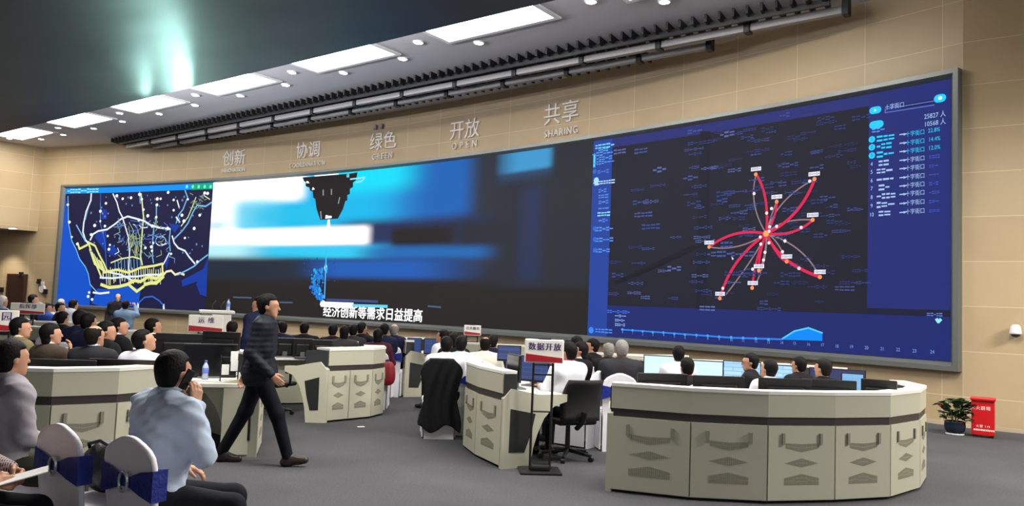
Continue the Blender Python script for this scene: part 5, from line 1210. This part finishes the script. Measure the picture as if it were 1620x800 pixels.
# ---- right of the sign
S(899, 557, 8.75, 38, 'man in white shirt with a red lanyard seated right of the sign 数据开放', give_chair=False, top='white', h=.014, collar=mat('lanyard_red', (190, 40, 50), .6), wide=1.12, head=(D(8), 0))
S(917, 555, 9.65, 55, 'person in black suit in profile, right of the man with red lanyard', 'the person in profile in black', top='black', collar='white', head=(D(30), 0), long_hair=.02)
S(911, 545, 10.6, 30, 'dark-haired person behind the man with the red lanyard', 'the person behind the red lanyard', top='black')
S(936, 548, 11.0, 55, 'dark-haired person facing left beyond the profile in black suit', 'the dark-haired person facing left', top='black', head=(D(30), 0))
S(962, 554, 10.5, 15, 'grey-haired man in black suit, left of the two grey-haired men', 'the left grey-haired man', top='black', hair='grey', bald=.15)
p = S(983, 553, 9.55, 5, 'grey-haired man in charcoal suit, right of the two grey-haired men', give_chair=False, top='charcoal', hair='grey', wide=1.2)
chair(p.location.x - .09, p.location.y - .05, D(8), 'white covered chair with blue sash left of the near right console')
S(1073, 561, 10.0, 0, 'man in white shirt between the two bright white monitors', 'the man between the bright monitors', top='white')
S(1086, 581, 8.45, 12, 'boyish person with red collar and black hair at the near right console', 'the boyish person with red collar', top='black', collar=mat('lanyard_red', (190, 40, 50), .6), h=.016, wide=.95)
S(1186, 573, 9.3, 62, 'man in glasses and dark jacket facing left in profile', 'the man in glasses', top='black', head=(D(15), 0), glasses=True, h=.016, skin='tan')
S(1215, 583, 8.5, 18, 'man in white shirt with bowed head at the near right console', 'the man in white at the near right console', top='white', head=(D(15), .2), h=.016, lean=.1)
S(1263, 578, 9.6, 24, 'black-haired person, second from the right at the near right console', 'the second head from the right', top='black', head=(D(15), 0), glasses=True)
S(1301, 583, 8.6, 22, 'rightmost seated person at the near right console, black hair', 'the rightmost seated person', top='black', head=(D(15), 0), hair='brown')
# office chair of the man with red lanyard, and the chair draped with a coat
office_chair(.70, 8.72, D(24), 'black mesh office chair right of the sign stand')
office_chair(-3.32, 11.15, D(-20), 'black office chair just right of the striding man, before the far curved console')
t2 = PEOPLE[[o['label'] for o in PEOPLE].index('man in white shirt whose chair carries a black coat')]
cc = chair(t2.location.x - .06, t2.location.y + .02, D(8), 'white covered chair draped with a black coat in the middle aisle')
def coat(P):
    q = P.copy(); y = q[:, 1] + .225 + .05 * np.clip((q[:, 2] - .45) / .5, 0, 1)
    wd = .235 + .03 * np.sin(q[:, 2] * 9) - .10 * np.clip((q[:, 2] - .80) / .17, 0, 1) ** 2
    fold = .014 * np.sin(q[:, 0] * 48 + 3 * np.sin(q[:, 2] * 4)) + .010 * np.sin(q[:, 0] * 23)
    d = np.maximum(np.maximum(np.abs(q[:, 0]) - wd, np.abs(y) - .078 - fold), np.maximum(q[:, 2] - .985, .13 + .05 * np.sin(q[:, 0] * 17) - q[:, 2]))
    inner = np.maximum(np.maximum(np.abs(q[:, 0]) - .222, np.abs(y + .0) - .034), q[:, 2] - .945)
    return np.maximum(d, -inner).astype(np.float32)
V, F = surface(coat, (-.32, -.42, .04), (.32, -.10, 1.03), .013); o = link('coat', mesh_of('coat', V, F), CL['black']); o.location = cc.location; o.rotation_euler = cc.rotation_euler; tag(o, 'black coat draped over a white chair back in the middle aisle', 'coat')
# red backpack on the chair behind the woman in maroon
pm = PEOPLE[[o['label'] for o in PEOPLE].index('woman in maroon patterned top at the right end of the middle console')]
V, F = surface(lambda P: np.maximum(union([cap(P, (-.07, 0, .02), (.07, 0, .02), .085, .085), cap(P, (-.068, 0, .12), (.068, 0, .12), .085, .085), cap(P, (-.06, 0, .22), (.06, 0, .22), .078, .078)], .10), -.07 - P[:, 2]), (-.2, -.12, -.12), (.2, .12, .32), .014)
t = empty('backpack', pm.matrix_basis @ Vector((.17, -.36, .50)), D(5), 'small red backpack hanging behind the woman in maroon', 'backpack')
link('bag_body', mesh_of('bag_body', V, F), mat('bag_red', (150, 26, 40), .6), t)
m = MB()
m.tube([(-.04, .02, .26), (-.03, .06, .32), (.03, .06, .32), (.04, .02, .26)], .008); m.build('strap', mat('strap_black', (24, 22, 22), .5), t)
